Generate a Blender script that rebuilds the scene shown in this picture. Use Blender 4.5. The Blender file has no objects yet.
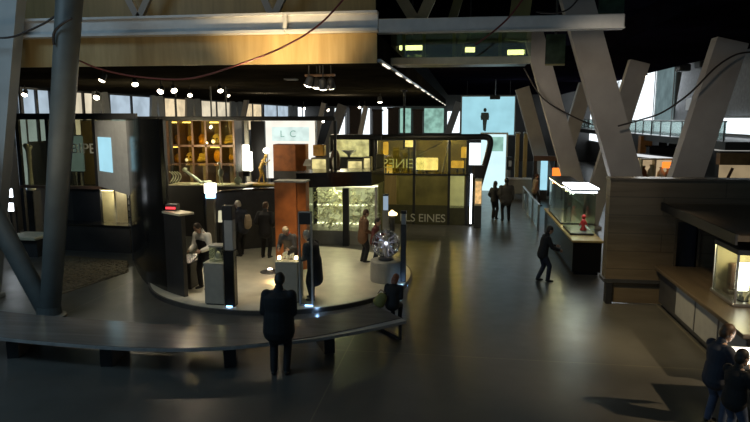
import bpy, bmesh, math, random
from mathutils import Vector, Matrix
random.seed(7)
SC = bpy.context.scene
COL = SC.collection
PI = math.pi
R = math.radians
V = Vector

# ------------------------------------------------------------------ camera
F, W, H = 620.0, 750, 422
PITCH = math.atan(93 / F)
YAW = math.atan(90 / F * math.cos(PITCH))
CZ = 4.3
FW = V((-math.sin(YAW) * math.cos(PITCH), math.cos(YAW) * math.cos(PITCH), -math.sin(PITCH)))
RT = V((math.cos(YAW), math.sin(YAW), 0))
UP = RT.cross(FW)


def ray(px, py):
    return FW + RT * ((px - W / 2) / F) - UP * ((py - H / 2) / F)


def fl(px, py, z=0.0):
    d = ray(px, py)
    t = (z - CZ) / d.z
    return V((d.x * t, d.y * t, z))


def atY(px, py, Y):
    d = ray(px, py)
    t = Y / d.y
    return V((d.x * t, Y, CZ + d.z * t))


def atX(px, py, X):
    d = ray(px, py)
    t = X / d.x
    return V((X, d.y * t, CZ + d.z * t))


cd = bpy.data.cameras.new('camera')
cam = bpy.data.objects.new('camera', cd)
COL.objects.link(cam)
cd.sensor_width = 36
cd.lens = F / W * 36
cd.clip_end = 300
m = Matrix((RT, UP, -FW)).transposed().to_4x4()
cam.matrix_world = Matrix.Translation((0, 0, CZ)) @ m
SC.camera = cam

# ------------------------------------------------------------------ materials


def newmat(name):
    mt = bpy.data.materials.new(name)
    mt.use_nodes = True
    nt = mt.node_tree
    nt.nodes.clear()
    out = nt.nodes.new('ShaderNodeOutputMaterial')
    return mt, nt, out


def lnk(nt, a, b):
    nt.links.new(a, b)


def ramp2(nt, fac, c1, c2, p1=0.3, p2=0.7):
    r = nt.nodes.new('ShaderNodeValToRGB')
    r.color_ramp.elements[0].color = (*c1, 1)
    r.color_ramp.elements[1].color = (*c2, 1)
    r.color_ramp.elements[0].position = p1
    r.color_ramp.elements[1].position = p2
    lnk(nt, fac, r.inputs[0])
    return r.outputs[0]


def mat(name, col, rough=0.5, metal=0.0, var=0.18, scale=6.0, stretch=(1, 1, 1), bump=0.0, emit=None, es=0.0, spec=0.5):
    mt, nt, out = newmat(name)
    p = nt.nodes.new('ShaderNodeBsdfPrincipled')
    tc = nt.nodes.new('ShaderNodeTexCoord')
    mp = nt.nodes.new('ShaderNodeMapping')
    mp.inputs['Scale'].default_value = stretch
    nz = nt.nodes.new('ShaderNodeTexNoise')
    nz.inputs['Scale'].default_value = scale
    nz.inputs['Detail'].default_value = 4
    lnk(nt, tc.outputs['Object'], mp.inputs[0])
    lnk(nt, mp.outputs[0], nz.inputs['Vector'])
    c = ramp2(nt, nz.outputs['Fac'], [x * (1 - var) for x in col], [min(1, x * (1 + var)) for x in col])
    lnk(nt, c, p.inputs['Base Color'])
    p.inputs['Roughness'].default_value = rough
    p.inputs['Metallic'].default_value = metal
    p.inputs['Specular IOR Level'].default_value = spec
    if bump:
        b = nt.nodes.new('ShaderNodeBump')
        b.inputs['Strength'].default_value = bump
        b.inputs['Distance'].default_value = 0.02
        lnk(nt, nz.outputs['Fac'], b.inputs['Height'])
        lnk(nt, b.outputs[0], p.inputs['Normal'])
    if emit:
        p.inputs['Emission Color'].default_value = (*emit, 1)
        p.inputs['Emission Strength'].default_value = es
    lnk(nt, p.outputs[0], out.inputs[0])
    return mt


def matte(name, col):
    mt, nt, out = newmat(name)
    d = nt.nodes.new('ShaderNodeBsdfDiffuse')
    tc = nt.nodes.new('ShaderNodeTexCoord')
    nz = nt.nodes.new('ShaderNodeTexNoise')
    nz.inputs['Scale'].default_value = 1.2
    nz.inputs['Detail'].default_value = 4
    lnk(nt, tc.outputs['Object'], nz.inputs['Vector'])
    lnk(nt, ramp2(nt, nz.outputs['Fac'], [x * .7 for x in col], [x * 1.3 for x in col]), d.inputs[0])
    lnk(nt, d.outputs[0], out.inputs[0])
    return mt


def lamp_mat(name, col, s, var=0.0, scale=2.0):
    mt, nt, out = newmat(name)
    e = nt.nodes.new('ShaderNodeEmission')
    e.inputs['Strength'].default_value = s
    if var:
        tc = nt.nodes.new('ShaderNodeTexCoord')
        nz = nt.nodes.new('ShaderNodeTexNoise')
        nz.inputs['Scale'].default_value = scale
        lnk(nt, tc.outputs['Object'], nz.inputs['Vector'])
        c = ramp2(nt, nz.outputs['Fac'], [x * (1 - var) for x in col], col, 0.35, 0.6)
        lnk(nt, c, e.inputs['Color'])
    else:
        e.inputs['Color'].default_value = (*col, 1)
    lnk(nt, e.outputs[0], out.inputs[0])
    return mt


def glass_mat(name, tint=(0.9, 0.95, 0.92), refl=0.12, rough=0.03):
    mt, nt, out = newmat(name)
    t = nt.nodes.new('ShaderNodeBsdfTransparent')
    t.inputs[0].default_value = (*tint, 1)
    g = nt.nodes.new('ShaderNodeBsdfGlossy')
    g.inputs['Roughness'].default_value = rough
    g.inputs['Color'].default_value = (0.9, 0.9, 0.9, 1)
    lw = nt.nodes.new('ShaderNodeLayerWeight')
    lw.inputs['Blend'].default_value = 0.25
    mm = nt.nodes.new('ShaderNodeMath')
    mm.operation = 'MULTIPLY_ADD'
    mm.inputs[1].default_value = 0.6
    mm.inputs[2].default_value = refl
    mm.use_clamp = True
    lnk(nt, lw.outputs['Fresnel'], mm.inputs[0])
    mx = nt.nodes.new('ShaderNodeMixShader')
    lnk(nt, mm.outputs[0], mx.inputs[0])
    lnk(nt, t.outputs[0], mx.inputs[1])
    lnk(nt, g.outputs[0], mx.inputs[2])
    lnk(nt, mx.outputs[0], out.inputs[0])
    return mt


def wood_mat(name, c1, c2, rough=0.45, scale=1.2, stretch=(1, 1, 9), boards=None):
    mt, nt, out = newmat(name)
    p = nt.nodes.new('ShaderNodeBsdfPrincipled')
    tc = nt.nodes.new('ShaderNodeTexCoord')
    mp = nt.nodes.new('ShaderNodeMapping')
    mp.inputs['Scale'].default_value = stretch
    nz = nt.nodes.new('ShaderNodeTexNoise')
    nz.inputs['Scale'].default_value = scale
    nz.inputs['Detail'].default_value = 6
    nz.inputs['Distortion'].default_value = 0.6
    lnk(nt, tc.outputs['Object'], mp.inputs[0])
    lnk(nt, mp.outputs[0], nz.inputs['Vector'])
    c = ramp2(nt, nz.outputs['Fac'], c1, c2)
    if boards:
        mp2 = nt.nodes.new('ShaderNodeMapping')
        mp2.inputs['Rotation'].default_value = (R(90), 0, 0)
        bk = nt.nodes.new('ShaderNodeTexBrick')
        bk.inputs['Scale'].default_value = 1
        bk.inputs['Brick Width'].default_value = boards[0]
        bk.inputs['Row Height'].default_value = boards[1]
        bk.inputs['Mortar Size'].default_value = 0.012
        bk.inputs['Color1'].default_value = (1, 1, 1, 1)
        bk.inputs['Color2'].default_value = (0.93, 0.93, 0.93, 1)
        bk.inputs['Mortar'].default_value = (0.6, 0.6, 0.6, 1)
        lnk(nt, tc.outputs['Object'], mp2.inputs[0])
        lnk(nt, mp2.outputs[0], bk.inputs['Vector'])
        mx = nt.nodes.new('ShaderNodeMix')
        mx.data_type = 'RGBA'
        mx.blend_type = 'MULTIPLY'
        mx.inputs[0].default_value = 1
        lnk(nt, c, mx.inputs[6])
        lnk(nt, bk.outputs['Color'], mx.inputs[7])
        c = mx.outputs[2]
    lnk(nt, c, p.inputs['Base Color'])
    p.inputs['Roughness'].default_value = rough
    lnk(nt, p.outputs[0], out.inputs[0])
    return mt


def floor_mat():
    mt, nt, out = newmat('polished_concrete')
    p = nt.nodes.new('ShaderNodeBsdfPrincipled')
    tc = nt.nodes.new('ShaderNodeTexCoord')
    n1 = nt.nodes.new('ShaderNodeTexNoise')
    n1.inputs['Scale'].default_value = 0.7
    n1.inputs['Detail'].default_value = 8
    n1.inputs['Roughness'].default_value = 0.65
    lnk(nt, tc.outputs['Object'], n1.inputs['Vector'])
    c = ramp2(nt, n1.outputs['Fac'], (0.066, 0.064, 0.057), (0.100, 0.097, 0.087))
    mp = nt.nodes.new('ShaderNodeMapping')
    mp.inputs['Location'].default_value = (2.1, 0.4, 0)
    lnk(nt, tc.outputs['Object'], mp.inputs[0])
    bk = nt.nodes.new('ShaderNodeTexBrick')
    bk.offset = 0
    bk.inputs['Scale'].default_value = 1
    bk.inputs['Brick Width'].default_value = 6.6
    bk.inputs['Row Height'].default_value = 5.65
    bk.inputs['Mortar Size'].default_value = 0.012
    bk.inputs['Color1'].default_value = (1, 1, 1, 1)
    bk.inputs['Color2'].default_value = (0.93, 0.93, 0.95, 1)
    bk.inputs['Mortar'].default_value = (1.9, 1.8, 1.5, 1)
    lnk(nt, mp.outputs[0], bk.inputs['Vector'])
    mx = nt.nodes.new('ShaderNodeMix')
    mx.data_type = 'RGBA'
    mx.blend_type = 'MULTIPLY'
    mx.inputs[0].default_value = 1
    lnk(nt, c, mx.inputs[6])
    lnk(nt, bk.outputs['Color'], mx.inputs[7])
    lnk(nt, mx.outputs[2], p.inputs['Base Color'])
    n2 = nt.nodes.new('ShaderNodeTexNoise')
    n2.inputs['Scale'].default_value = 2.5
    n2.inputs['Detail'].default_value = 5
    lnk(nt, tc.outputs['Object'], n2.inputs['Vector'])
    mr = nt.nodes.new('ShaderNodeMapRange')
    mr.inputs['To Min'].default_value = 0.24
    mr.inputs['To Max'].default_value = 0.42
    lnk(nt, n2.outputs['Fac'], mr.inputs[0])
    lnk(nt, mr.outputs[0], p.inputs['Roughness'])
    lnk(nt, p.outputs[0], out.inputs[0])
    return mt


M = {}
M['floor'] = floor_mat()
M['black'] = mat('black_paint', (0.012, 0.012, 0.014), 0.5)
M['soffit'] = matte('dark_soffit', (0.016, 0.014, 0.011))
M['ceil'] = matte('dark_ceiling', (0.006, 0.005, 0.009))
M['blackgloss'] = mat('black_gloss', (0.012, 0.011, 0.010), 0.18)
M['darkwall'] = mat('dark_wall', (0.035, 0.033, 0.032), 0.35, var=0.3, scale=1.0)
M['charcoal'] = mat('charcoal', (0.04, 0.04, 0.042), 0.5)
M['grey'] = mat('grey_paint', (0.30, 0.30, 0.29), 0.55, var=0.08)
M['pylon'] = mat('pylon_concrete', (0.36, 0.33, 0.31), 0.75, var=0.1, scale=1.5)
M['pylonbluelit'] = mat('pylon_blue_lit', (0.40, 0.43, 0.44), 0.7, var=0.1, scale=1.5)  # pylon concrete with the bluish light put into its colour
M['column'] = mat('steel_column', (0.10, 0.115, 0.115), 0.5, var=0.12, scale=3)
M['whitebeam'] = mat('white_steel', (0.62, 0.61, 0.60), 0.5, var=0.06)
M['woodfascia'] = wood_mat('fascia_veneer', (0.36, 0.24, 0.09), (0.50, 0.35, 0.15), 0.5, 1.0, (6, 6, 0.6))
M['woodback'] = wood_mat('back_veneer', (0.22, 0.16, 0.06), (0.32, 0.23, 0.09), 0.5, 1.0, (6, 6, 0.6))
M['wooddark'] = wood_mat('dark_boards', (0.11, 0.08, 0.048), (0.165, 0.125, 0.08), 0.5, 1.0, (0.7, 0.7, 7), boards=(2.6, 0.42))
M['wooddeck'] = wood_mat('counter_wood', (0.07, 0.053, 0.036), (0.11, 0.082, 0.055), 0.35, 1.0, (7, 0.6, 7))
M['woodyellow'] = wood_mat('yellow_wood', (0.42, 0.28, 0.08), (0.55, 0.38, 0.13), 0.45, 1.2, (6, 6, 0.6))
M['benchtop'] = wood_mat('bench_top', (0.15, 0.125, 0.105), (0.22, 0.185, 0.16), 0.18, 1.4, (0.5, 5, 1))
M['benchedge'] = mat('bench_edge', (0.34, 0.33, 0.32), 0.4)
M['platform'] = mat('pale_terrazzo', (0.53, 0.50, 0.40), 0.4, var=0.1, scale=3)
M['platedge'] = mat('platform_kerb', (0.06, 0.055, 0.05), 0.5)
M['rust'] = mat('rusted_steel', (0.34, 0.115, 0.03), 0.5, 0.35, var=0.45, scale=2.0, bump=0.2)
M['rustdark'] = mat('rusted_steel_side', (0.30, 0.10, 0.028), 0.55, 0.2, var=0.4, scale=2.5)
M['gravel'] = mat('gravel', (0.10, 0.078, 0.045), 0.6, var=0.6, scale=9, bump=0.6)
M['steel'] = mat('brushed_steel', (0.55, 0.55, 0.55), 0.28, 0.9, var=0.1, scale=4, stretch=(1, 1, 14))
M['plinth'] = mat('grey_plinth', (0.30, 0.29, 0.25), 0.5, var=0.08)
M['plinthdark'] = mat('gallery_grey', (0.16, 0.165, 0.17), 0.7)
M['cream'] = mat('cream_paint', (0.62, 0.56, 0.40), 0.55, var=0.08)
M['whitep'] = mat('white_paint', (0.75, 0.75, 0.74), 0.5, var=0.04)
M['brownp'] = mat('brown_panel', (0.10, 0.055, 0.035), 0.5)
M['olive'] = mat('olive_board', (0.17, 0.15, 0.045), 0.35, var=0.45, scale=1.1)
M['olivelt'] = mat('pale_olive_board', (0.38, 0.37, 0.16), 0.4, var=0.2, scale=2)
M['gold'] = mat('golden_wood', (0.72, 0.48, 0.12), 0.4, var=0.25, scale=5)
M['amber'] = mat('amber_specimen', (0.62, 0.34, 0.06), 0.25, var=0.5, scale=3)
M['bone'] = mat('bone', (0.72, 0.68, 0.55), 0.5, var=0.15)
M['red'] = mat('red_plastic', (0.65, 0.03, 0.03), 0.4)
M['cable'] = mat('red_cable', (0.13, 0.02, 0.016), 0.55)
M['cableblack'] = mat('black_cable', (0.03, 0.022, 0.02), 0.5)
M['letter'] = mat('letter_grey', (0.50, 0.50, 0.44), 0.5, var=0.05)
M['letterdim'] = mat('letter_dim', (0.75, 0.75, 0.68), 0.5, var=0.05)
M['glass'] = glass_mat('clear_glass', (0.93, 0.97, 0.94), 0.05)
M['glassgreen'] = glass_mat('green_glass', (0.80, 0.85, 0.66), 0.10)
M['glassamber'] = glass_mat('amber_glass', (0.88, 0.80, 0.45), 0.10)
M['glassdark'] = glass_mat('smoked_glass', (0.70, 0.71, 0.60), 0.08)
M['globe'] = glass_mat('globe_glass', (0.9, 0.92, 0.95), 0.16, 0.02)
M['lens'] = lamp_mat('lamp_lens', (1.0, 0.86, 0.66), 14)
M['led'] = lamp_mat('led_white', (1.0, 0.9, 0.72), 1.6)
M['lampwhite'] = lamp_mat('white_lamp', (1.0, 0.93, 0.75), 6)
M['lampcool'] = lamp_mat('cool_lamp', (0.85, 0.93, 1.0), 5)
M['blueled'] = lamp_mat('blue_led', (0.25, 0.5, 1.0), 5)
M['orange'] = lamp_mat('orange_sign', (1.0, 0.22, 0.03), 1.6)
M['candle'] = lamp_mat('warm_lamp', (1.0, 0.75, 0.35), 4)
M['caselight'] = lamp_mat('case_light', (1.0, 0.86, 0.45), 5)
M['caseyellow'] = lamp_mat('case_back', (0.85, 0.72, 0.30), 1.1, 0.5, 3)
M['screen'] = lamp_mat('cyan_screen', (0.38, 0.72, 0.82), 1.0, 0.12, 1.0)
M['screenb'] = lamp_mat('pale_cyan_screen', (0.42, 0.78, 0.92), 1.0, 0.08, 1.5)
M['winblue'] = lamp_mat('window_blue', (0.38, 0.47, 0.55), 1.25, 0.25, 1.2)
M['wincream'] = lamp_mat('window_cream', (0.72, 0.63, 0.46), 1.15, 0.25, 1.2)
M['winwarm'] = lamp_mat('window_warm', (1.0, 0.80, 0.50), 0.95, 0.3, 1.6)
M['winwhite'] = lamp_mat('window_white', (0.86, 0.95, 1.0), 1.7, 0.1, 1.0)
M['winmint'] = lamp_mat('window_mint', (0.36, 0.66, 0.55), 0.85, 0.45, 1.5)
M['winteal'] = lamp_mat('window_teal', (0.25, 0.36, 0.38), 0.6, 0.3, 1.0)
M['hallway'] = lamp_mat('bright_hall', (0.66, 0.92, 0.96), 1.15, 0.08, 0.8)
M['poster'] = lamp_mat('backlit_white', (1.0, 0.96, 0.84), 1.1, 0.12, 1.0)
M['tabletop'] = lamp_mat('light_table', (1.0, 0.93, 0.78), 3.0)
M['skin'] = mat('skin', (0.46, 0.28, 0.19), 0.5, var=0.06)
M['white_cloth'] = mat('white_cloth', (0.75, 0.72, 0.64), 0.8, var=0.06)
M['black_cloth'] = mat('black_cloth', (0.011, 0.011, 0.013), 0.8)
M['navy_cloth'] = mat('navy_cloth', (0.03, 0.036, 0.055), 0.8)
M['grey_cloth'] = mat('grey_cloth', (0.06, 0.056, 0.052), 0.8)
M['jean'] = mat('blue_jeans', (0.06, 0.085, 0.15), 0.85)
M['brown_cloth'] = mat('brown_cloth', (0.13, 0.065, 0.03), 0.8)
M['maroon_cloth'] = mat('maroon_cloth', (0.12, 0.03, 0.025), 0.8)
M['tan_cloth'] = mat('tan_cloth', (0.34, 0.27, 0.19), 0.8)
M['olive_cloth'] = mat('olive_cloth', (0.26, 0.24, 0.07), 0.8)
M['shoe'] = mat('shoe_black', (0.015, 0.014, 0.014), 0.4)
M['hair_dark'] = mat('hair_dark', (0.022, 0.016, 0.012), 0.55, var=0.3, scale=30)
M['hair_brown'] = mat('hair_brown', (0.07, 0.035, 0.016), 0.55, var=0.3, scale=30)
M['hair_red'] = mat('hair_auburn', (0.17, 0.05, 0.02), 0.55, var=0.3, scale=30)
M['hair_light'] = mat('hair_light', (0.58, 0.47, 0.30), 0.55, var=0.25, scale=30)
M['hair_white'] = mat('hair_white', (0.72, 0.66, 0.55), 0.6, var=0.15, scale=30)
M['hair_grey'] = mat('hair_grey', (0.25, 0.22, 0.2), 0.6, var=0.2, scale=30)
M['eye'] = mat('eye_dark', (0.02, 0.015, 0.012), 0.2)
M['lip'] = mat('lip', (0.35, 0.13, 0.10), 0.5)

# ------------------------------------------------------------------ mesh builder


def frame_of(d):
    d = d.normalized()
    a = V((0, 0, 1)) if abs(d.z) < 0.95 else V((1, 0, 0))
    x = a.cross(d).normalized()
    return x, d.cross(x)


class MB:
    def __init__(s):
        s.v, s.f = [], []

    def add(s, vs, fs):
        n = len(s.v)
        s.v += [V(p) for p in vs]
        s.f += [[i + n for i in f] for f in fs]
        return s

    def hexa(s, p):
        return s.add(p, [(0, 3, 2, 1), (4, 5, 6, 7), (0, 1, 5, 4), (1, 2, 6, 5), (2, 3, 7, 6), (3, 0, 4, 7)])

    def box(s, x0, x1, y0, y1, z0, z1):
        return s.hexa([(x0, y0, z0), (x1, y0, z0), (x1, y1, z0), (x0, y1, z0), (x0, y0, z1), (x1, y0, z1), (x1, y1, z1), (x0, y1, z1)])

    def bbox(s, x0, x1, y0, y1, z0, z1, b=0.01):
        """box with chamfered edges"""
        vs, fs = [], []
        bm = bmesh.new()
        bmesh.ops.create_cube(bm, size=1)
        for q in bm.verts:
            q.co = V((x0 + (q.co.x + .5) * (x1 - x0), y0 + (q.co.y + .5) * (y1 - y0), z0 + (q.co.z + .5) * (z1 - z0)))
        bmesh.ops.bevel(bm, geom=list(bm.edges), offset=b, segments=1, affect='EDGES', profile=0.5)
        bm.verts.index_update()
        vs = [q.co.copy() for q in bm.verts]
        fs = [[q.index for q in f.verts] for f in bm.faces]
        bm.free()
        return s.add(vs, fs)

    def bar(s, a, b, wx, wy, ref=None):
        """rectangular bar from a to b; wx along ref, wy across"""
        a, b = V(a), V(b)
        d = (b - a).normalized()
        if ref is None:
            x, y = frame_of(d)
        else:
            x = (V(ref) - d * d.dot(V(ref))).normalized()
            y = d.cross(x)
        p = []
        for c in (a, b):
            for i, j in ((-1, -1), (1, -1), (1, 1), (-1, 1)):
                p.append(c + x * i * wx / 2 + y * j * wy / 2)
        return s.hexa(p)

    def loft(s, rings, n=12, xref=None, cap=True):
        """rings: (point, rx, ry)"""
        pts = [V(r[0]) for r in rings]
        vs, fs = [], []
        N = len(rings)
        for i, (p, rx, ry) in enumerate(rings):
            a = pts[max(0, i - 1)]
            b = pts[min(N - 1, i + 1)]
            d = (b - a)
            d = d.normalized() if d.length > 1e-9 else V((0, 0, 1))
            if xref is not None:
                xr = V(xref)
                x = xr - d * d.dot(xr)
                x = x.normalized() if x.length > 1e-3 else frame_of(d)[0]
                y = d.cross(x)
            else:
                if i == 0:
                    x, y = frame_of(d)
                else:
                    x = (px_ - d * d.dot(px_)).normalized()
                    y = d.cross(x)
            px_ = x
            for k in range(n):
                t = 2 * PI * k / n
                vs.append(V(p) + x * math.cos(t) * rx + y * math.sin(t) * ry)
        for i in range(N - 1):
            for k in range(n):
                k2 = (k + 1) % n
                fs.append((i * n + k, i * n + k2, (i + 1) * n + k2, (i + 1) * n + k))
        if cap:
            fs.append(tuple(range(n - 1, -1, -1)))
            fs.append(tuple(range((N - 1) * n, N * n)))
        return s.add(vs, fs)

    def cyl(s, a, b, r0, r1=None, n=16):
        r1 = r0 if r1 is None else r1
        return s.loft([(a, r0, r0), (b, r1, r1)], n)

    def tube(s, pts, r, n=6):
        return s.loft([(p, r, r) for p in pts], n)

    def caps(s, pts, n=10, xref=None):
        """rounded tapered limb; pts: (p, rx, ry)"""
        pts = [(V(p), rx, ry) for p, rx, ry in pts]
        d0 = (pts[1][0] - pts[0][0]).normalized()
        d1 = (pts[-1][0] - pts[-2][0]).normalized()
        out = []
        p, rx, ry = pts[0]
        rm = min(rx, ry)
        for k, q in ((0.98, 0.2), (0.8, 0.6), (0.45, 0.89)):
            out.append((p - d0 * rm * k, rx * q, ry * q))
        out += pts
        p, rx, ry = pts[-1]
        rm = min(rx, ry)
        for k, q in ((0.45, 0.89), (0.8, 0.6), (0.98, 0.2)):
            out.append((p + d1 * rm * k, rx * q, ry * q))
        return s.loft(out, n, xref)

    def ell(s, c, rx, ry, rz, n=14, m_=9, mtx=None):
        c = V(c)
        vs, fs = [], []
        for i in range(1, m_):
            t = PI * i / m_
            for k in range(n):
                a = 2 * PI * k / n
                q = V((rx * math.sin(t) * math.cos(a), ry * math.sin(t) * math.sin(a), rz * math.cos(t)))
                vs.append(c + (mtx @ q if mtx else q))
        q = V((0, 0, rz))
        vs.append(c + (mtx @ q if mtx else q))
        vs.append(c - (mtx @ q if mtx else q))
        T, B = len(vs) - 2, len(vs) - 1
        for i in range(m_ - 2):
            for k in range(n):
                k2 = (k + 1) % n
                fs.append((i * n + k, (i + 1) * n + k, (i + 1) * n + k2, i * n + k2))
        for k in range(n):
            k2 = (k + 1) % n
            fs.append((T, k, k2))
            fs.append((B, (m_ - 2) * n + k2, (m_ - 2) * n + k))
        return s.add(vs, fs)

    def lathe(s, c, prof, n=24):
        c = V(c)
        return s.loft([(c + V((0, 0, z)), r, r) for r, z in prof], n, (1, 0, 0))

    def arcwall(s, c, r0, r1, a0, a1, z0, z1, n=24):
        c = V(c)
        for i in range(n):
            t0 = a0 + (a1 - a0) * i / n
            t1 = a0 + (a1 - a0) * (i + 1) / n
            p = []
            for z in (z0, z1):
                for r, t in ((r0, t0), (r1, t0), (r1, t1), (r0, t1)):
                    p.append((c.x + r * math.cos(t), c.y + r * math.sin(t), z))
            fs = [(0, 3, 2, 1), (4, 5, 6, 7), (1, 2, 6, 5), (3, 0, 4, 7)]
            if i == 0:
                fs.append((0, 1, 5, 4))
            if i == n - 1:
                fs.append((2, 3, 7, 6))
            s.add(p, fs)
        return s

    def mesh(s, name, off=V((0, 0, 0)), smooth=False):
        me = bpy.data.meshes.new(name)
        me.from_pydata([tuple(p - off) for p in s.v], [], s.f)
        bm = bmesh.new()
        bm.from_mesh(me)
        bmesh.ops.remove_doubles(bm, verts=bm.verts, dist=1e-5)
        bmesh.ops.recalc_face_normals(bm, faces=bm.faces)
        bm.to_mesh(me)
        bm.free()
        if smooth:
            for p in me.polygons:
                p.use_smooth = True
        return me

    def build(s, name, mt, parent=None, smooth=False, local=False):
        off = V((0, 0, 0))
        if not local:
            q = parent
            while q:
                off += q.location
                q = q.parent
        me = s.mesh(name, off, smooth)
        me.materials.append(M[mt] if isinstance(mt, str) else mt)
        return link(name, me, parent)

    def solo(s, name, mt, label, cat, group=None, smooth=False, loc=None):
        """a thing made of one mesh, its origin at its base"""
        if loc is None:
            xs = [p.x for p in s.v]
            ys = [p.y for p in s.v]
            loc = V(((min(xs) + max(xs)) / 2, (min(ys) + max(ys)) / 2, min(p.z for p in s.v)))
        me = s.mesh(name, V(loc), smooth)
        me.materials.append(M[mt] if isinstance(mt, str) else mt)
        o = link(name, me)
        o.location = loc
        return tag(o, label, cat, group)


def link(name, me, parent=None):
    o = bpy.data.objects.new(name, me)
    COL.objects.link(o)
    if parent:
        o.parent = parent
    return o


def tag(o, label, cat, group=None, kind=None):
    o['label'] = label
    o['category'] = cat
    if group:
        o['group'] = group
    if kind:
        o['kind'] = kind
    return o


def thing(name, label, cat, loc=(0, 0, 0), group=None, rz=0.0):
    o = bpy.data.objects.new(name, None)
    o.empty_display_size = 0.1
    COL.objects.link(o)
    o.location = loc
    o.rotation_euler = (0, 0, rz)
    return tag(o, label, cat, group)


def struct(name, mb, mt, parent=None):
    o = mb.build(name, mt, parent)
    if not parent:
        o['kind'] = 'structure'
    return o


DG = bpy.context.evaluated_depsgraph_get


def lettering(name, body, size, mt, parent, loc, rot, depth=0.01, mirror=False, align='LEFT', spacing=1.0):
    cu = bpy.data.curves.new('t', 'FONT')
    cu.body = body
    cu.size = size
    cu.extrude = depth
    cu.align_x = align
    cu.space_character = spacing
    t = bpy.data.objects.new('t', cu)
    COL.objects.link(t)
    bpy.context.view_layer.update()
    me = bpy.data.meshes.new_from_object(t.evaluated_get(DG()))
    bpy.data.objects.remove(t)
    mw = Matrix.Translation(loc) @ rot.to_4x4()
    if mirror:
        mw = mw @ Matrix.Scale(-1, 4, (1, 0, 0))
    off = V((0, 0, 0))
    q = parent
    while q:
        off += q.location
        q = q.parent
    me.transform(Matrix.Translation(-off) @ mw)
    me.materials.clear()
    me.materials.append(M[mt])
    me.name = name
    return link(name, me, parent)


def spot_light(name, loc, target, power, col=(1, 0.82, 0.58), angle=50, blend=0.5, radius=0.08):
    l = bpy.data.lights.new(name, 'SPOT')
    l.energy = power
    l.color = col
    l.spot_size = R(angle)
    l.spot_blend = blend
    l.shadow_soft_size = radius
    o = bpy.data.objects.new(name, l)
    COL.objects.link(o)
    o.location = loc
    o.rotation_euler = (V(target) - V(loc)).to_track_quat('-Z', 'Y').to_euler()
    return o


def point_light(name, loc, power, col=(1, 0.85, 0.6), radius=0.1):
    l = bpy.data.lights.new(name, 'POINT')
    l.energy = power
    l.color = col
    l.shadow_soft_size = radius
    o = bpy.data.objects.new(name, l)
    COL.objects.link(o)
    o.location = loc
    return o


def area_light(name, loc, target, sx, sy, power, col):
    l = bpy.data.lights.new(name, 'AREA')
    l.shape = 'RECTANGLE'
    l.size, l.size_y = sx, sy
    l.specular_factor = .35
    l.energy = power
    l.color = col
    o = bpy.data.objects.new(name, l)
    COL.objects.link(o)
    o.location = loc
    o.rotation_euler = (V(target) - V(loc)).to_track_quat('-Z', 'Y').to_euler()
    return o


# ================================================================== SETTING
struct('floor', MB().box(-17, 16, 0, 64, -0.2, 0), 'floor')
struct('ceiling', MB().box(-17, 16, 0, 64, 10.5, 10.7), 'ceil')
struct('wall_left', MB().box(-17.2, -17, 0, 64, 0, 10.5), 'darkwall')
struct('wall_back', MB().box(-17, 16, 64, 64.2, 0, 10.5), 'darkwall')
struct('wall_right', MB().box(16, 16.2, 0, 64, 0, 10.5), 'darkwall')
# dark lowered ceilings over the hall
sm = MB().box(-1.75, 9.4, 26.6, 63.9, 6.6, 7.2)
sm.box(4.7, 9.4, 9.0, 26.6, 6.6, 7.2)
lowc = struct('trim_1', sm, 'ceil')
# mezzanine: soffit slab with veneer fascia (front and hall side)
YM = 13.5
XM = -1.9
struct('trim_2', MB().box(-16.9, XM - 0.06, YM + 0.06, 62, 5.47, 6.0), 'soffit')
fas = MB().box(-16.9, XM, YM, YM + 0.06, 5.47, 6.1)
struct('trim_3', fas, 'woodfascia')
struct('trim_6', MB().box(XM - 0.06, XM, YM + 0.06, 62, 5.47, 6.1), 'soffit')
struct('wall_mezzanine', MB().box(-16.9, XM - 0.3, 15.4, 15.5, 6.0, 9.5), 'woodback')

# white steel beam along the fascia, in two lengths with flanges
JX = atY(286, 25, YM - .2).x
bm1 = thing('steel_beam', 'long white steel beam running above the wood veneer fascia on the left', 'beam', V((-16.8, YM - 0.2, 6.1)))
f = MB().box(-16.8, JX - .015, YM - 0.32, YM - 0.02, 6.10, 6.16)
f.box(JX + .015, XM + 0.05, YM - 0.32, YM - 0.02, 6.10, 6.16)
f.box(-16.8, XM + 0.05, YM - 0.32, YM - 0.02, 6.46, 6.51)
f.build('flange', 'whitebeam', bm1)
MB().box(-16.8, XM + 0.05, YM - 0.22, YM - 0.08, 6.16, 6.46).build('web', 'whitebeam', bm1)
MB().box(JX - .04, JX + .04, YM - 0.30, YM - 0.22, 6.16, 6.46).build('stiffener', 'whitebeam', bm1)
a, b = atY(378, 17, 15.0), atY(378, 33.5, 15.0)
xr_ = atY(624, 20, 15.0).x
bm2 = thing('steel_beam', 'plain white steel beam continuing right in front of the glass bridge to the slanted pylon', 'beam', V((XM, 15.0, b.z)))
MB().bbox(XM - 0.3, xr_, 14.9, 15.15, b.z + .02, a.z - 0.06, 0.02).build('web', 'whitebeam', bm2)
MB().box(XM - 0.3, xr_, 14.84, 15.2, b.z, b.z + .02).build('flange', 'whitebeam', bm2)

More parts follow.
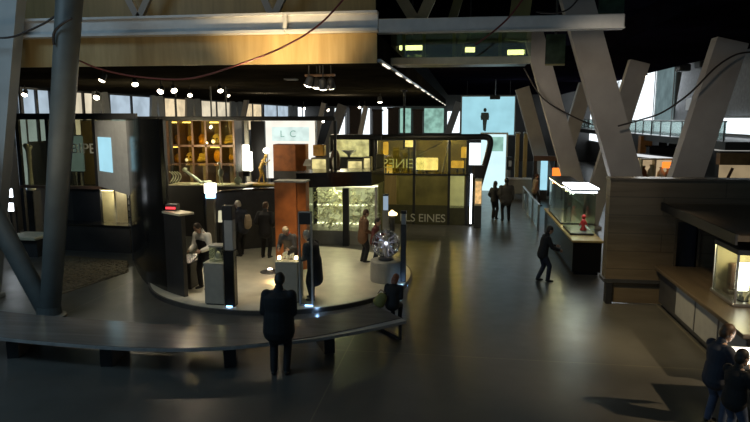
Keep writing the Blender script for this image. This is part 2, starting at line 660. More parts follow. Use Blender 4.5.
# glass footbridge behind it
br = thing('glass_footbridge', 'glass sided footbridge with tan edge beam crossing below the right white beam', 'bridge', V((XM, 16.0, 5.7)))
zb0, zb1 = atY(450, 64, 16.0).z, atY(450, 57, 16.0).z
xb1 = atY(531, 60, 16.0).x
MB().bbox(XM, xb1, 16.0, 16.25, zb0, zb1, 0.01).build('edge_beam', 'cream', br)
MB().box(XM, xb1, 16.25, 17.6, zb0 + 0.05, zb1 - 0.02).build('deck', 'darkwall', br)
MB().box(XM, xb1, 16.1, 16.12, zb1, zb1 + 0.75).build('glass_panel', 'glassgreen', br)
MB().box(XM, xb1, 17.5, 17.52, zb1, zb1 + 0.75).build('glass_panel', 'glassgreen', br)
MB().bbox(XM, xb1, 16.08, 16.14, zb1 + 0.75, zb1 + 0.79).build('handrail', 'steel', br)
for px in (404, 424, 454, 500):
    x = atY(px, 45, 16.2).x
    MB().box(x - 0.04, x + 0.04, 16.16, 16.22, zb1, zb1 + 0.8).build('post', 'olivelt', br)
for px, py, w_, Y in ((412, 47.5, 0.85, 21), (470, 49.5, 0.3, 20), (516, 52, 0.5, 20)):
    c = atY(px, py, Y)
    t = thing('ceiling_lamp', {412: 'long white lamp glowing behind the bridge glass at the left', 470: 'small round white lamp glowing behind the middle of the bridge glass', 516: 'square white lamp glowing behind the right end of the bridge glass'}[px], 'lamp', c)
    MB().bbox(c.x - w_ / 2, c.x + w_ / 2, Y, Y + 0.16, c.z - 0.07, c.z + 0.07).build('diffuser', 'lampwhite', t)
    MB().bbox(c.x - w_ / 2 - 0.03, c.x + w_ / 2 + 0.03, Y - 0.02, Y + 0.18, c.z + 0.07, c.z + 0.15).build('housing', 'charcoal', t)
    MB().box(c.x - 0.02, c.x + 0.02, Y + 0.06, Y + 0.1, c.z + 0.15, 10.5).build('stem', 'black', t)

# LED strip along the mezzanine edge
led = thing('led_strip', 'broken line of white lights along the right lower edge of the mezzanine', 'light strip', V((XM + 0.05, YM + 0.3, 5.5)))
MB().box(XM, XM + 0.07, YM + 0.1, 61, 5.5, 5.56).build('profile', 'steel', led)
y = YM + 0.6
k = 0
while y < 60:
    MB().box(XM + 0.04, XM + 0.09, y, y + 0.5 + 0.045 * y, 5.47, 5.50).build('diode', 'led', led)
    y += 1.5 + 0.09 * y


def leg(mb, a, b, w, d, ref=(1, 0, 0)):
    return mb.bar(a, b, w, d, ref)


def pylon(name, label, base, tops, w, d, mt, ref=(1, 0, 0), group=None, cat='column'):
    t = thing(name, label, cat, base, group)
    for tp in tops:
        dr = (V(tp) - V(base)).normalized()
        MB().bar(V(base) + dr * 0.0, V(tp), w, d, ref).build('leg', mt, t)
    MB().bbox(base[0] - w * 0.75, base[0] + w * 0.75, base[1] - d * 0.75, base[1] + d * 0.75, 0, 0.12, 0.02).build('foot', mt, t)
    return t


# right hand V shaped pylons
Y1 = 17.6
B1 = atY(652, 284, Y1)
B1.z = 0.0
pylon('slanted_pylon', 'big V shaped pale pylon rising behind the wooden kiosk on the right', B1,
      [atY(573, -12, Y1), atY(730, 41, Y1)], 0.78, 0.42, 'pylon')
Y2 = 25.0
B2 = V((atY(586, 228, Y2).x, Y2, 0))
pylon('slanted_pylon', 'V shaped pale pylon standing behind the tall display case with the lamp roof', B2,
      [atY(532, 30, Y2), atY(639, 62, Y2)], 0.72, 0.4, 'pylon')
Y3 = 34.5
B3 = V((atY(552, 195, Y3).x, Y3, 0))
pylon('slanted_pylon', 'farther V shaped pale pylon just right of the hanging projection screen', B3,
      [atY(522, 88, Y3), atY(586, 84, Y3)], 0.72, 0.5, 'pylon')

# left hand pylons
YL = 11.9
BL = V((-8.88, YL, 0))
topr = atY(70, -8, YL)
nl = thing('slanted_column', 'dark round steel V column standing behind the left end of the curved bench', 'column', BL)
MB().caps([(BL, 0.205, 0.205), (topr, 0.255, 0.255)], 20).build('leg', 'column', nl, True)
tl = atY(-32, 165, YL)
tl2 = BL + (tl - BL) * 1.5
MB().caps([(BL, 0.19, 0.19), (tl2, 0.23, 0.23)], 20).build('leg', 'column', nl, True)
MB().lathe(BL, [(0.34, 0), (0.34, 0.05), (0.26, 0.08), (0.24, 0.25)], 20).build('foot', 'column', nl)
YF = 13.0
pb = V((atY(-18, 235, YF).x, YF, 0))
pylon('slanted_pylon', 'bluish lit slanted pylon at the far left edge beside the white beam', pb, [atY(14, -14, YF)], 0.42, 0.3, 'pylonbluelit')
YG = 14.9
for k, (bx, ta, tb) in enumerate(((139, 122, 154), (273, 259, 288), (418, 394, 436))):
    lab = ('pair of slim pale struts meeting in a V above the white beam, the leftmost pair', 'pair of slim pale struts meeting in a V above the joint of the white beam', 'pair of thicker pale struts meeting in a V above the right white beam')[k]
    yy = YG if k < 2 else 17.9
    base = atY(bx, 19 if k < 2 else 26, yy)
    t = thing('roof_strut', lab, 'strut', base, 'roof struts')
    for tx in (ta, tb):
        MB().bar(base, atY(tx, -14, yy), 0.16 if k < 2 else 0.3, 0.12, (1, 0, 0)).build('leg', 'cream' if k == 2 else 'pylon', t)
for k, (x0, y0, x1, y1, w_, lab) in enumerate((
        (449, 30, 460, -6, 0.25, 'slim olive strut rising alone above the middle of the right white beam'),
        (516, 40, 523, -8, 0.55, 'wide dull green strut above the right end of the glass bridge'),
        (457, 56, 464, 34, 0.2, 'slim yellow green strut seen through the middle of the bridge glass'))):
    a, b = atY(x0, y0, 18.3), atY(x1, y1, 18.3)
    t = thing('roof_strut', lab, 'strut', a)
    MB().bar(a, b, w_, 0.14, (1, 0, 0)).build('shaft', 'olivelt' if k == 2 else 'olive', t)
    c = (a + b) / 2
    MB().bar(a - (b - a) * 0.02, a + (b - a) * 0.03, w_ + 0.08, 0.2, (1, 0, 0)).build('shoe_plate', 'charcoal', t)

# windows of the left wall (daylit panes between the pylons)
XL = -16.6
wl = ((20, 52, 'winblue'), (71, 95, 'wincream'), (108, 152, 'winblue'), (163, 187, 'winwarm'), (200, 231, 'wincream'), (242, 262, 'winwarm'), (263, 289, 'winblue'), (297, 307, 'winwhite'))
n = 0
for x0, x1, mt in wl:
    n += 1
    ya, yb = atX(x0, 110, XL).y, atX(x1, 110, XL).y
    fr = MB()
    for (p, q, z0, z1) in ((ya, yb, 3.3, 3.4), (ya, yb, 5.38, 5.46), (ya, ya + 0.15, 3.4, 5.38), (yb - 0.15, yb, 3.4, 5.38), ((ya + yb) / 2 - 0.06, (ya + yb) / 2 + 0.06, 3.4, 5.38)):
        fr.box(XL - 0.05, XL + 0.06, p, q, z0, z1)
    w_ = struct('window_%d' % n, fr, 'charcoal')
    MB().box(XL - 0.04, XL - 0.02, ya, yb, 3.3, 5.46).build('pane', mt, w_)
lv = ('nearest the dark steel column', 'second along the left window wall', 'third along the left window wall', 'fourth along the left window wall', 'fifth along the left window wall', 'sixth along the left window wall')
for k, (xa, xb) in enumerate(((55, 69), (95, 108), (152, 163), (187, 200), (231, 242), (289, 297))):
    y0 = atX(xa, 118, -16.2).y
    y1 = atX(xb, 118, -16.2).y
    ym = (y0 + y1) / 2
    hw = (y1 - y0) / 4
    t = thing('slanted_pylon', 'grey forked pylon between bright panes, ' + lv[k], 'column', V((-16.2, ym, 0)), 'pylons along the left window wall')
    for q in (-1, 1):
        MB().bar((-16.2, ym + q * (hw + .8), 0), (-16.2, ym + q * hw, 5.46), hw * 2, .12, (0, 1, 0)).build('leg', 'grey', t)
        MB().box(-16.3, -16.1, ym + q * (hw + .8) - .3, ym + q * (hw + .8) + .3, 0, .08).build('foot', 'charcoal', t)

# far end wall: bright panes and brown pillars
YE = 61.5
for x0, x1, mt, y0, y1 in ((334, 346, 'winwhite', 107, 137), (360, 371, 'winwhite', 107, 137), (381, 394, 'winwhite', 106, 137), (399, 412, 'winmint', 107, 134), (423, 445, 'winmint', 107, 134), (446, 461, 'winwhite', 110, 134)):
    n += 1
    a, b = atY(x0, y1, YE), atY(x1, y0, YE)
    fr = MB()
    for q in ((a.x, b.x, a.z, a.z + 0.12), (a.x, b.x, b.z - 0.12, b.z), (a.x, a.x + 0.1, a.z, b.z), (b.x - 0.1, b.x, a.z, b.z)):
        fr.box(q[0], q[1], YE - 0.06, YE + 0.02, q[2], q[3])
    w_ = struct('window_%d' % n, fr, 'grey')
    MB().box(a.x, b.x, YE + 0.02, YE + 0.05, a.z, b.z).build('pane', mt, w_)
pl = ('left of the lamp post', 'second from the left', 'third from the left', 'fourth from the left')
for k, (x0, x1, y0, y1) in enumerate(((350, 361, 108, 138), (373, 382, 111, 134), (388, 399, 109, 134), (413, 423, 111, 134))):
    a, b = atY(x0, y1, 58.0), atY(x1, y0, 58.0)
    t = thing('brown_pillar', 'dark brown pillar before the bright far panes, ' + pl[k], 'pillar', V(((a.x + b.x) / 2, 58, 0)), 'brown pillars at the far end')
    MB().bbox(a.x, b.x, 57.8, 58.4, 0, b.z, 0.03).build('shaft', 'brownp', t)
    MB().bbox(a.x - 0.1, b.x + 0.1, 57.7, 58.5, b.z, b.z + 0.15, 0.03).build('cap', 'brownp', t)
pylon('slanted_pylon', 'thin pale slanted pylon just left of the hanging projection screen', V((atY(436, 165, 55).x, 55, 0)), [atY(459, 102, 55)], 0.6, 0.5, 'pylon')
pylon('slanted_pylon', 'pale slanted pylon left of the far brown pillars', V((atY(320, 170, 48).x, 48, 0)), [atY(343, 105, 48)], 0.75, 0.5, 'pylon')
for k, (xa, xb, ya) in enumerate(((317, 324, 103), (242, 248, 93), (362, 366, 106))):
    pylon('slanted_pylon', ('slim pale slanted pylon below the four lamp cluster', 'slim pale slanted pylon left of the backlit white board', 'slim pale slanted pylon right of the far bright gap')[k], V((atY(xa - 12, 175, 40).x, 40, 0)), [atY(xb, ya, 40)], 0.28, 0.3, 'pylon')

# round platform with dark kerb
PC = V((-4.85, 16.15, 0))
PR = 3.53
struct('trim_4', MB().lathe(PC, [(PR, 0), (PR, 0.1), (PR - 0.001, 0.1)], 96), 'platedge')
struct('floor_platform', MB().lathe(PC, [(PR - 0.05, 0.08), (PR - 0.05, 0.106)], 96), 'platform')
# pale strip of floor between platform and bench, gravel bed at left
g = MB()
pts = [fl(53, 257), fl(66, 256), fl(127, 261), fl(129, 272), fl(66, 293), fl(53, 297)]
gp = [(p.x, p.y, 0.012) for p in pts]
g.add([(p.x, p.y, 0.0) for p in pts] + gp, [(5, 4, 3, 2, 1, 0), (6, 7, 8, 9, 10, 11)] + [(i, (i + 1) % 6, 6 + (i + 1) % 6, 6 + i) for i in range(6)])
random.seed(3)
for i in range(1900):
    u, v = random.random(), random.random()
    q = [fl(54 + 73 * u, py) for py in (257 + 4 * u,
                                         296 - 23 * u)]
    p = q[0].lerp(q[1], 0.03 + 0.94 * v)
    r_ = random.uniform(0.03, 0.075)
    mtx = Matrix.Rotation(random.random() * 6, 3, 'Z')
    g.ell((p.x, p.y, 0.012), r_, r_ * random.uniform(.6, .9), r_ * .5, 6, 4, mtx)
tag(g.build('gravel_bed', 'gravel'), 'dark brown gravel bed on the floor behind the V column', 'gravel', kind='stuff')
# ================================================================== LEFT AND CENTRE
# ---- curved bench


def spline(P, n=8):
    out = []
    for i in range(len(P) - 1):
        p0 = P[max(0, i - 1)]
        p1, p2 = P[i], P[i + 1]
        p3 = P[min(len(P) - 1, i + 2)]
        for k in range(n):
            t = k / n
            out.append(0.5 * ((2 * p1) + (p2 - p0) * t + (2 * p0 - 5 * p1 + 4 * p2 - p3) * t * t + (3 * p1 - p0 - 3 * p2 + p3) * t ** 3))
    out.append(P[-1])
    return out


FR = spline([V((-9.6, 9.75, 0)), V((-8.1, 9.52, 0)), V((-7.0, 9.42, 0)), V((-5.95, 9.38, 0)), V((-4.94, 9.43, 0)), V((-3.89, 9.67, 0)), V((-2.81, 10.2, 0)), V((-2.02, 10.8, 0)), V((-1.15, 11.6, 0))])
BK = spline([V((-9.8, 10.98, 0)), V((-8.5, 10.78, 0)), V((-7.3, 10.68, 0)), V((-6.2, 10.6, 0)), V((-5.3, 10.6, 0)), V((-4.35, 10.72, 0)), V((-3.3, 11.1, 0)), V((-2.45, 11.65, 0)), V((-1.75, 12.3, 0))])
bench = thing('curved_bench', 'long curved dark wooden bench sweeping around the front of the round platform', 'bench', V((-5.2, 10.0, 0)))


def strip(z0, z1, ins0, ins1, lo=0, hi=None, A=FR, B=BK):
    mb = MB()
    hi = len(A) if hi is None else hi
    a, b = [], []
    for i in range(lo, hi):
        d = (B[i] - A[i])
        L = d.length
        a.append(A[i] + d * (ins0 / L))
        b.append(B[i] - d * (ins1 / L))
    N = len(a)
    vs = [p + V((0, 0, z0)) for p in a] + [p + V((0, 0, z0)) for p in b] + [p + V((0, 0, z1)) for p in a] + [p + V((0, 0, z1)) for p in b]
    fs = []
    for i in range(N - 1):
        fs += [(i, N + i, N + i + 1, i + 1), (2 * N + i, 2 * N + i + 1, 3 * N + i + 1, 3 * N + i), (i, i + 1, 2 * N + i + 1, 2 * N + i), (N + i, 3 * N + i, 3 * N + i + 1, N + i + 1)]
    fs += [(0, 2 * N, 3 * N, N), (N - 1, 2 * N - 1, 4 * N - 1, 3 * N - 1)]
    return mb.add(vs, fs)


strip(0.39, 0.45, 0.0, 0.0).build('seat', 'benchtop', bench)
strip(0.385, 0.44, -0.012, 1.1).build('front_edging', 'benchedge', bench)
NN = len(FR)


def bleg(i, w_):
    d = (BK[i] - FR[i]).normalized()
    s_ = V((d.y, -d.x, 0)) * w_ / 2
    L = (BK[i] - FR[i]).length
    p = [FR[i] + d * 0.16 - s_, FR[i] + d * 0.16 + s_, FR[i] + d * (L - 0.15) + s_, FR[i] + d * (L - 0.15) - s_]
    return MB().hexa([q for q in p] + [q + V((0, 0, 0.39)) for q in p])


for i in (9, 23, 40, 53):
    bleg(i, 0.2).build('leg', 'black', bench)
el = MB()
i = NN - 1
d = (BK[i] - FR[i]).normalized()
a0, a1 = FR[i] + d * 0.03, BK[i] - d * 0.03
el.bar(a0 + V((0, 0, 0.03)), a1 + V((0, 0, 0.03)), 0.06, 0.05)
el.bar(a0, a0 + V((0, 0, 0.39)), 0.06, 0.06)
el.bar(a1, a1 + V((0, 0, 0.39)), 0.06, 0.06)
el.build('end_frame', 'charcoal', bench)

# ---- dark curved wall at the left of the platform
def ang(p):
    return math.atan2(p.y - PC.y, p.x - PC.x)


WP = spline([fl(p, q, 0) for p, q in ((134, 262), (138, 272), (147, 284), (160, 292), (170, 296.5), (185, 301.5))], 5)


def offs(P, d):
    out = []
    for i in range(len(P)):
        t_ = (P[min(len(P) - 1, i + 1)] - P[max(0, i - 1)]).normalized()
        out.append(P[i] + V((-t_.y, t_.x, 0)) * d)
    return out


WQ = offs(WP, .1)
cw = thing('curved_partition', 'tall black curved partition standing on the left edge of the round platform', 'partition', WP[15].copy())
strip(0, 4.28, 0, 0, 0, 20, WP, WQ).build('panel', 'blackgloss', cw)
strip(0, 2.05, 0, 0, 19, len(WP), WP, WQ).build('low_panel', 'darkwall', cw)
strip(2.05, 2.10, 0, 0, 19, len(WP), offs(WP, -.04), offs(WP, .35)).build('shelf', 'cream', cw)
c = WQ[21] + V((-.05, .12, 2.10))
rd = thing('control_box', 'small black box with a glowing red display on the curved partition shelf', 'display', c)
MB().bbox(c.x - 0.14, c.x + 0.14, c.y - 0.10, c.y + 0.10, c.z, c.z + 0.16).build('case', 'charcoal', rd)
MB().box(c.x - 0.12, c.x + 0.12, c.y - 0.115, c.y - 0.102, c.z + 0.05, c.z + 0.10).build('display', lamp_mat('red_display', (1.0, 0.05, 0.06), 2.0), rd)

# ---- low dark wall along the rear of the platform
rw = thing('low_wall', 'dark grey curved wall at the rear edge of the round platform', 'wall', PC + V((-1.5, 3.3, 0.1)))
MB().arcwall(PC, 3.42, 3.52, R(99), R(150), 0.1, 2.0, 28).build('panel', 'charcoal', rw)
MB().arcwall(PC, 3.36, 3.58, R(99), R(150), 2.0, 2.06, 28).build('capping', 'blackgloss', rw)

# ---- BIPEDES exhibit: glazed frame on the left
YB = 19.0
xa, xb = atY(17, 118, YB).x, atY(136, 118, YB).x
zt = 4.3
zr = atY(84, 187, YB).z
bi = thing('glazed_exhibit_frame', 'tall dark glazed frame with the word BIPEDES on the left behind the V column', 'exhibit', V(((xa + xb) / 2, YB, 0)))
fr = MB().box(xa, xb, YB - 0.1, YB + 0.1, zt - 0.05, zt + 0.15)
for px in (17, 47, 94, 133):
    x = atY(px, 118, YB).x
    fr.box(x - 0.06, x + 0.06, YB - 0.06, YB + 0.06, 0, zt)
fr.build('frame', 'black', bi)
MB().box(xa, xb, YB - 0.16, YB + 0.1, zr - 0.05, zr + 0.04).build('shelf_rail', 'brownp', bi)
xs = [atY(p, 118, YB).x for p in (17, 47, 94, 133)]
for k in range(3):
    MB().box(xs[k] + 0.06, xs[k + 1] - 0.06, YB - 0.012, YB + 0.012, zr + 0.04, zt - 0.05).build('glass_panel', 'glassdark', bi)
for p0, p1, mt in ((48, 72, 'darkwall'), (72, 98, 'black')):
    x0, x1 = atY(p0, 200, YB).x, atY(p1, 200, YB).x
    MB().box(x0, x1, YB + 0.02, YB + 0.06, 0.0, zr - 0.05).build('lower_panel', mt, bi)
px0 = atY(71.5, 146, YB)
ch = atY(71.5, 143, YB).z - atY(71.5, 153, YB).z
lettering('lettering', 'BIPEDES', ch / 0.72, 'letterdim', bi, V((px0.x, YB - 0.04, atY(71, 153, YB).z)), Matrix.Rotation(R(90), 3, 'X'), 0.008, spacing=1.05)
# inner boards behind the glass
for p0, p1, y0, y1, mt, lab in ((70, 84, 135, 172, 'winteal', 'dim blue green lit panel behind the BIPEDES lettering'), (20, 26, 118, 190, 'winblue', 'narrow bluish lit banner behind the far left glass'), (84.5, 99, 120, 185, 'woodback', 'dull brown board behind the BIPEDES lettering')):
    a, b = atY(p0, y1, 20.5), atY(p1, y0, 20.5)
    t = thing('display_board', lab, 'panel', V(((a.x + b.x) / 2, 20.5, a.z)))
    MB().box(a.x, b.x, 20.5, 20.56, a.z, b.z).build('board', 'charcoal', t)
    MB().box((a.x + b.x) / 2 - .05, (a.x + b.x) / 2 + .05, 20.5, 20.56, 0, a.z).build('post', 'black', t)
    MB().box(a.x + 0.03, b.x - 0.03, 20.47, 20.5, a.z + 0.03, b.z - 0.03).build('face', mt, t)
a, b = atY(26.5, 190, 19.8), atY(33, 145, 19.8)
bo = thing('leg_bone', 'tall pale bone standing upright behind the far left glass', 'bone', V(((a.x + b.x) / 2, 19.8, a.z)))
xc = (a.x + b.x) / 2
MB().bbox(xc - .2, xc + .2, 19.6, 20.0, 0, a.z, .02).build('plinth', 'charcoal', bo)
MB().lathe((xc, 19.8, a.z), [(0.13, 0), (0.15, 0.06), (0.09, 0.2), (0.07, 0.7), (0.085, b.z - a.z - 0.2), (0.15, b.z - a.z - 0.06), (0.10, b.z - a.z)], 14).build('shaft', 'bone', bo, True)
MB().ell((xc - 0.09, 19.8, b.z - 0.03), 0.09, 0.09, 0.09).build('knuckle', 'bone', bo, True)
# grey projection panel at an angle and screen
pp = thing('angled_display_board', 'grey panel turned edge-on beside the BIPEDES glass, showing a cyan screen', 'panel', atY(114, 195, 18.4))
A_, B_ = atY(98.5, 186, 18.6), atY(130, 195.5, 17.2)
zt_ = 4.22
nrm = V((B_.y - A_.y, -(B_.x - A_.x), 0)).normalized()
q = [A_, B_, B_ - nrm * 0.1, A_ - nrm * 0.1]
MB().hexa([V(p) for p in q] + [V((p.x, p.y, zt_)) for p in q]).build('board', 'grey', pp)
s0, s1 = A_.lerp(B_, 0.10), A_.lerp(B_, 0.52)
q = [s0 + nrm * 0.02, s1 + nrm * 0.02, s1, s0]
zl0, zl1 = atY(103, 171, 18.4).z, atY(103, 137, 18.4).z
MB().hexa([V((p.x, p.y, zl0)) for p in q] + [V((p.x, p.y, zl1)) for p in q]).build('screen', 'screenb', pp)
MB().hexa([V((p.x, p.y, 0.0)) for p in (B_ - nrm * 0.02, B_ - nrm * 0.02 + V((-.06, 0, 0)), B_ - nrm * 0.08 + V((-.06, 0, 0)), B_ - nrm * 0.08)] + [V((p.x, p.y, B_.z)) for p in (B_ - nrm * 0.02, B_ - nrm * 0.02 + V((-.06, 0, 0)), B_ - nrm * 0.08 + V((-.06, 0, 0)), B_ - nrm * 0.08)]).build('support', 'charcoal', pp)
# lit cream niche + grid window under it
a, b = atY(100, 226, 20.2), atY(123, 188, 20.2)
nc = thing('lit_niche', 'cream lit niche glowing under the grey projection panel', 'niche', V(((a.x + b.x) / 2, 20.2, 0)))
MB().box(a.x, b.x, 20.2, 20.3, 0, b.z).build('back_board', 'cream', nc)
MB().box(b.x, b.x + 0.06, 19.6, 20.3, 0, b.z).build('side_board', 'cream', nc)
MB().box(a.x, b.x + 0.06, 19.5, 20.3, b.z, b.z + 0.07).build('top_board', 'charcoal', nc)
MB().box(a.x + 0.2, b.x - 0.1, 19.7, 19.8, b.z - 0.05, b.z).build('tube_lamp', 'caselight', nc)
a, b = atY(123.5, 218, 20.6), atY(135, 190, 20.6)
gw = thing('grid_screen', 'small pale lattice screen beside the lit cream niche', 'screen', V(((a.x + b.x) / 2, 20.6, 0)))
MB().box(a.x, b.x, 20.66, 20.7, 0.0, b.z).build('backing', 'whitep', gw)
l_ = MB()
for i in range(4):
    x = a.x + (b.x - a.x) * i / 3
    l_.box(x - 0.02, x + 0.02, 20.6, 20.66, 0, b.z)
z = 0.1
while z < b.z:
    l_.box(a.x, b.x, 20.6, 20.66, z - 0.02, z + 0.02)
    z += 0.22
l_.build('lattice', 'charcoal', gw)
# long low black counter in front
a, b = fl(68, 244), fl(138, 252)
zc = atY(100, 222, 17.9).z
ct = thing('low_counter', 'long low black counter between the BIPEDES glass and the gravel bed', 'counter', V((-11, 18.2, 0)))
ca, cb = fl(60, 250), fl(131, 254)
MB().bar(ca + V((0, 0.3, 0.42)), cb + V((0, 0.3, 0.42)), 0.84, 0.5, (0, 0, 1)).build('body', 'darkwall', ct)
MB().bar(ca + V((-0.05, 0.3, 0.87)), cb + V((0.05, 0.3, 0.87)), 0.06, 0.58, (0, 0, 1)).build('top', 'blackgloss', ct)
# pale desk at far left
a = fl(20, 268)
pd = thing('pale_desk', 'pale topped desk with a lit edge at the far left under the glass', 'desk', a)
tz = 1.0
ta, tb = atY(14, 234, 17.5), atY(45, 229, 17.5)
MB().bbox(ta.x, tb.x, 17.0, 18.0, ta.z - 0.1, ta.z, 0.02).build('top', 'cream', pd)
MB().box(ta.x + 0.1, tb.x - 0.1, 17.2, 17.9, 0, ta.z - 0.1).build('body', 'charcoal', pd)
for k, (px, py) in enumerate(((7, 193), (8, 207))):
    c = atY(px, py, 18.6)
    t = thing('monitor', ('small bright monitor at the far left edge, upper of two', 'small bright monitor at the far left edge, lower of two')[k], 'monitor', c - V((0, 0, 0.16)), 'bright monitors at the far left')
    MB().bbox(c.x - 0.24, c.x + 0.24, 18.6, 18.68, c.z - 0.17, c.z + 0.17, 0.015).build('case', 'charcoal', t)
    MB().box(c.x - 0.21, c.x + 0.21, 18.58, 18.6, c.z - 0.14, c.z + 0.14).build('screen', 'lampcool', t)
    MB().box(c.x - 0.03 + .14 * k, c.x + 0.03 + .14 * k, 18.68 + .1 * k, 18.74 + .1 * k, 0, c.z).build('stand', 'black', t)

# ---- rear frame rail running on to the right
ra, rb = atY(136, 119, 22.5), atY(335, 120, 22.5)
rr = thing('overhead_rail', 'thin black overhead rail above the golden specimen case', 'rail', V((ra.x, 22.5, 0)))
MB().bbox(ra.x, rb.x, 22.42, 22.58, 4.2, 4.36, 0.02).build('rail', 'black', rr)
for px in (170, 335):
    x = atY(px, 120, 22.5).x
    MB().box(x - 0.05, x + 0.05, 22.45, 22.55, 0, 4.2).build('post', 'black', rr)
for px in (176, 211, 226):
    x = atY(px, 105, 22.5).x
    MB().box(x - 0.025, x + 0.025, 22.48, 22.52, 4.36, 5.47).build('hanger', 'black', rr)

# ---- golden specimen case
YS = 23.2
xa, xb = atY(168, 150, YS).x, atY(234, 150, YS).x
z0, z1 = atY(168, 164, YS).z, atY(168, 120, YS).z
sc_ = thing('specimen_case', 'tall glazed case of golden brown specimens in backlit bays behind the platform', 'display case', V(((xa + xb) / 2, YS, 0)))
fr = MB()
cols = [xa + (xb - xa) * t for t in (0, .17, .38, .58, .8, 1.0)]
for x in cols:
    fr.box(x - 0.04, x + 0.04, YS, YS + 0.8, 0.9, z1)
for z in (z0, z0 + (z1 - z0) * .42, z1):
    fr.box(xa, xb, YS, YS + 0.8, z - 0.04, z + 0.04)
fr.build('frame', 'brownp', sc_)
MB().box(xa, xb, YS + 0.8, YS + 0.86, 0.9, z1).build('back_board', lamp_mat('amber_backlight', (0.62, 0.36, 0.10), 0.32, 0.85, 1.1), sc_)
MB().box(xa - 0.05, xb + 0.05, YS - 0.5, YS + 0.86, 0, 0.9).build('base', 'darkwall', sc_)
MB().box(xa, xb, YS + 0.02, YS + 0.03, z0, z1).build('glass_front', 'glassamber', sc_)
random.seed(11)
for k in range(5):
    x0, x1 = cols[k], cols[k + 1]
    w_ = x1 - x0
    for r_ in range(2):
        zz = z0 + 0.04 if r_ == 0 else z0 + (z1 - z0) * .42 + 0.04
        hgt = (z1 - z0) * (0.36 if r_ == 0 else 0.5)
        lit = (r_ == 1 and k in (0, 1, 3)) or (r_ == 0 and k in (0, 3))
        xm = (x0 + x1) / 2
        nm = ('amber_jar', 'fossil_skull', 'bone_stack', 'wooden_mask', 'fossil_shell')[(k + 3 * r_) % 5]
        rows = ('lower', 'upper')[r_]
        bays = ('first', 'second', 'third', 'fourth', 'fifth')[k]
        t = thing(nm, 'golden brown specimen in the %s bay from the left, %s row of the specimen case' % (bays, rows), 'specimen', V((xm, YS + 0.4, zz)), 'golden specimens in the glazed case')
        s_ = min(w_ * 0.36, hgt * 0.42)
        if nm == 'amber_jar':
            MB().lathe((xm, YS + 0.4, zz), [(s_ * .7, 0), (s_ * .95, s_ * .3), (s_ * .95, s_ * 1.5), (s_ * .5, s_ * 1.9), (s_ * .5, s_ * 2.1)], 14).build('jar', 'amber', t, True)
            MB().lathe((xm, YS + 0.4, zz + s_ * 2.1), [(s_ * .55, 0), (s_ * .55, s_ * .15)], 14).build('lid', 'brownp', t)
        elif nm == 'fossil_skull':
            MB().ell((xm, YS + 0.4, zz + s_ * 1.1), s_ * .8, s_ * .9, s_ * .9).ell((xm, YS + 0.1, zz + s_ * .6), s_ * .5, s_ * .5, s_ * .5).build('cranium', 'bone', t, True)
            for q in (-1, 1):
                MB().ell((xm + q * s_ * .3, YS + 0.4 - s_ * .8, zz + s_ * 1.1), s_ * .2, s_ * .2, s_ * .2).build('eye_socket', 'brownp', t, True)
        elif nm == 'bone_stack':
            for q in range(3):
                MB().caps([((xm - s_ * .9, YS + 0.3 + .1 * q, zz + .1 + q * s_ * .5), .07, .07), ((xm + s_ * .9, YS + 0.5, zz + .15 + q * s_ * .55), .06, .06)], 8).build('long_bone', 'bone', t, True)
        elif nm == 'wooden_mask':
            MB().ell((xm, YS + 0.4, zz + s_ * 1.2), s_ * .75, s_ * .35, s_ * 1.15).build('face', 'amber', t, True)
            MB().ell((xm, YS + 0.4 - s_ * .33, zz + s_ * 1.1), s_ * .13, s_ * .2, s_ * .4).build('nose', 'gold', t, True)
            MB().box(xm - .05, xm + .05, YS + .38, YS + .48, zz, zz + s_ * .3).build('stand', 'brownp', t)
        else:
            mb = MB()
            for q in range(10):
                a = q * 0.75
                rr_ = s_ * (0.85 - q * .07)
                mb.ell((xm + math.cos(a) * rr_ * .6, YS + .4, zz + s_ + math.sin(a) * rr_ * .6), rr_ * .42, rr_ * .42, rr_ * .42, 8, 6)
            mb.build('whorl', 'gold', t, True)
        if lit:
            MB().box(x0 + 0.06, x1 - 0.06, YS + 0.3, YS + 0.36, zz + hgt - 0.02, zz + hgt + 0.03).build('bay_lamp', 'caselight', sc_)

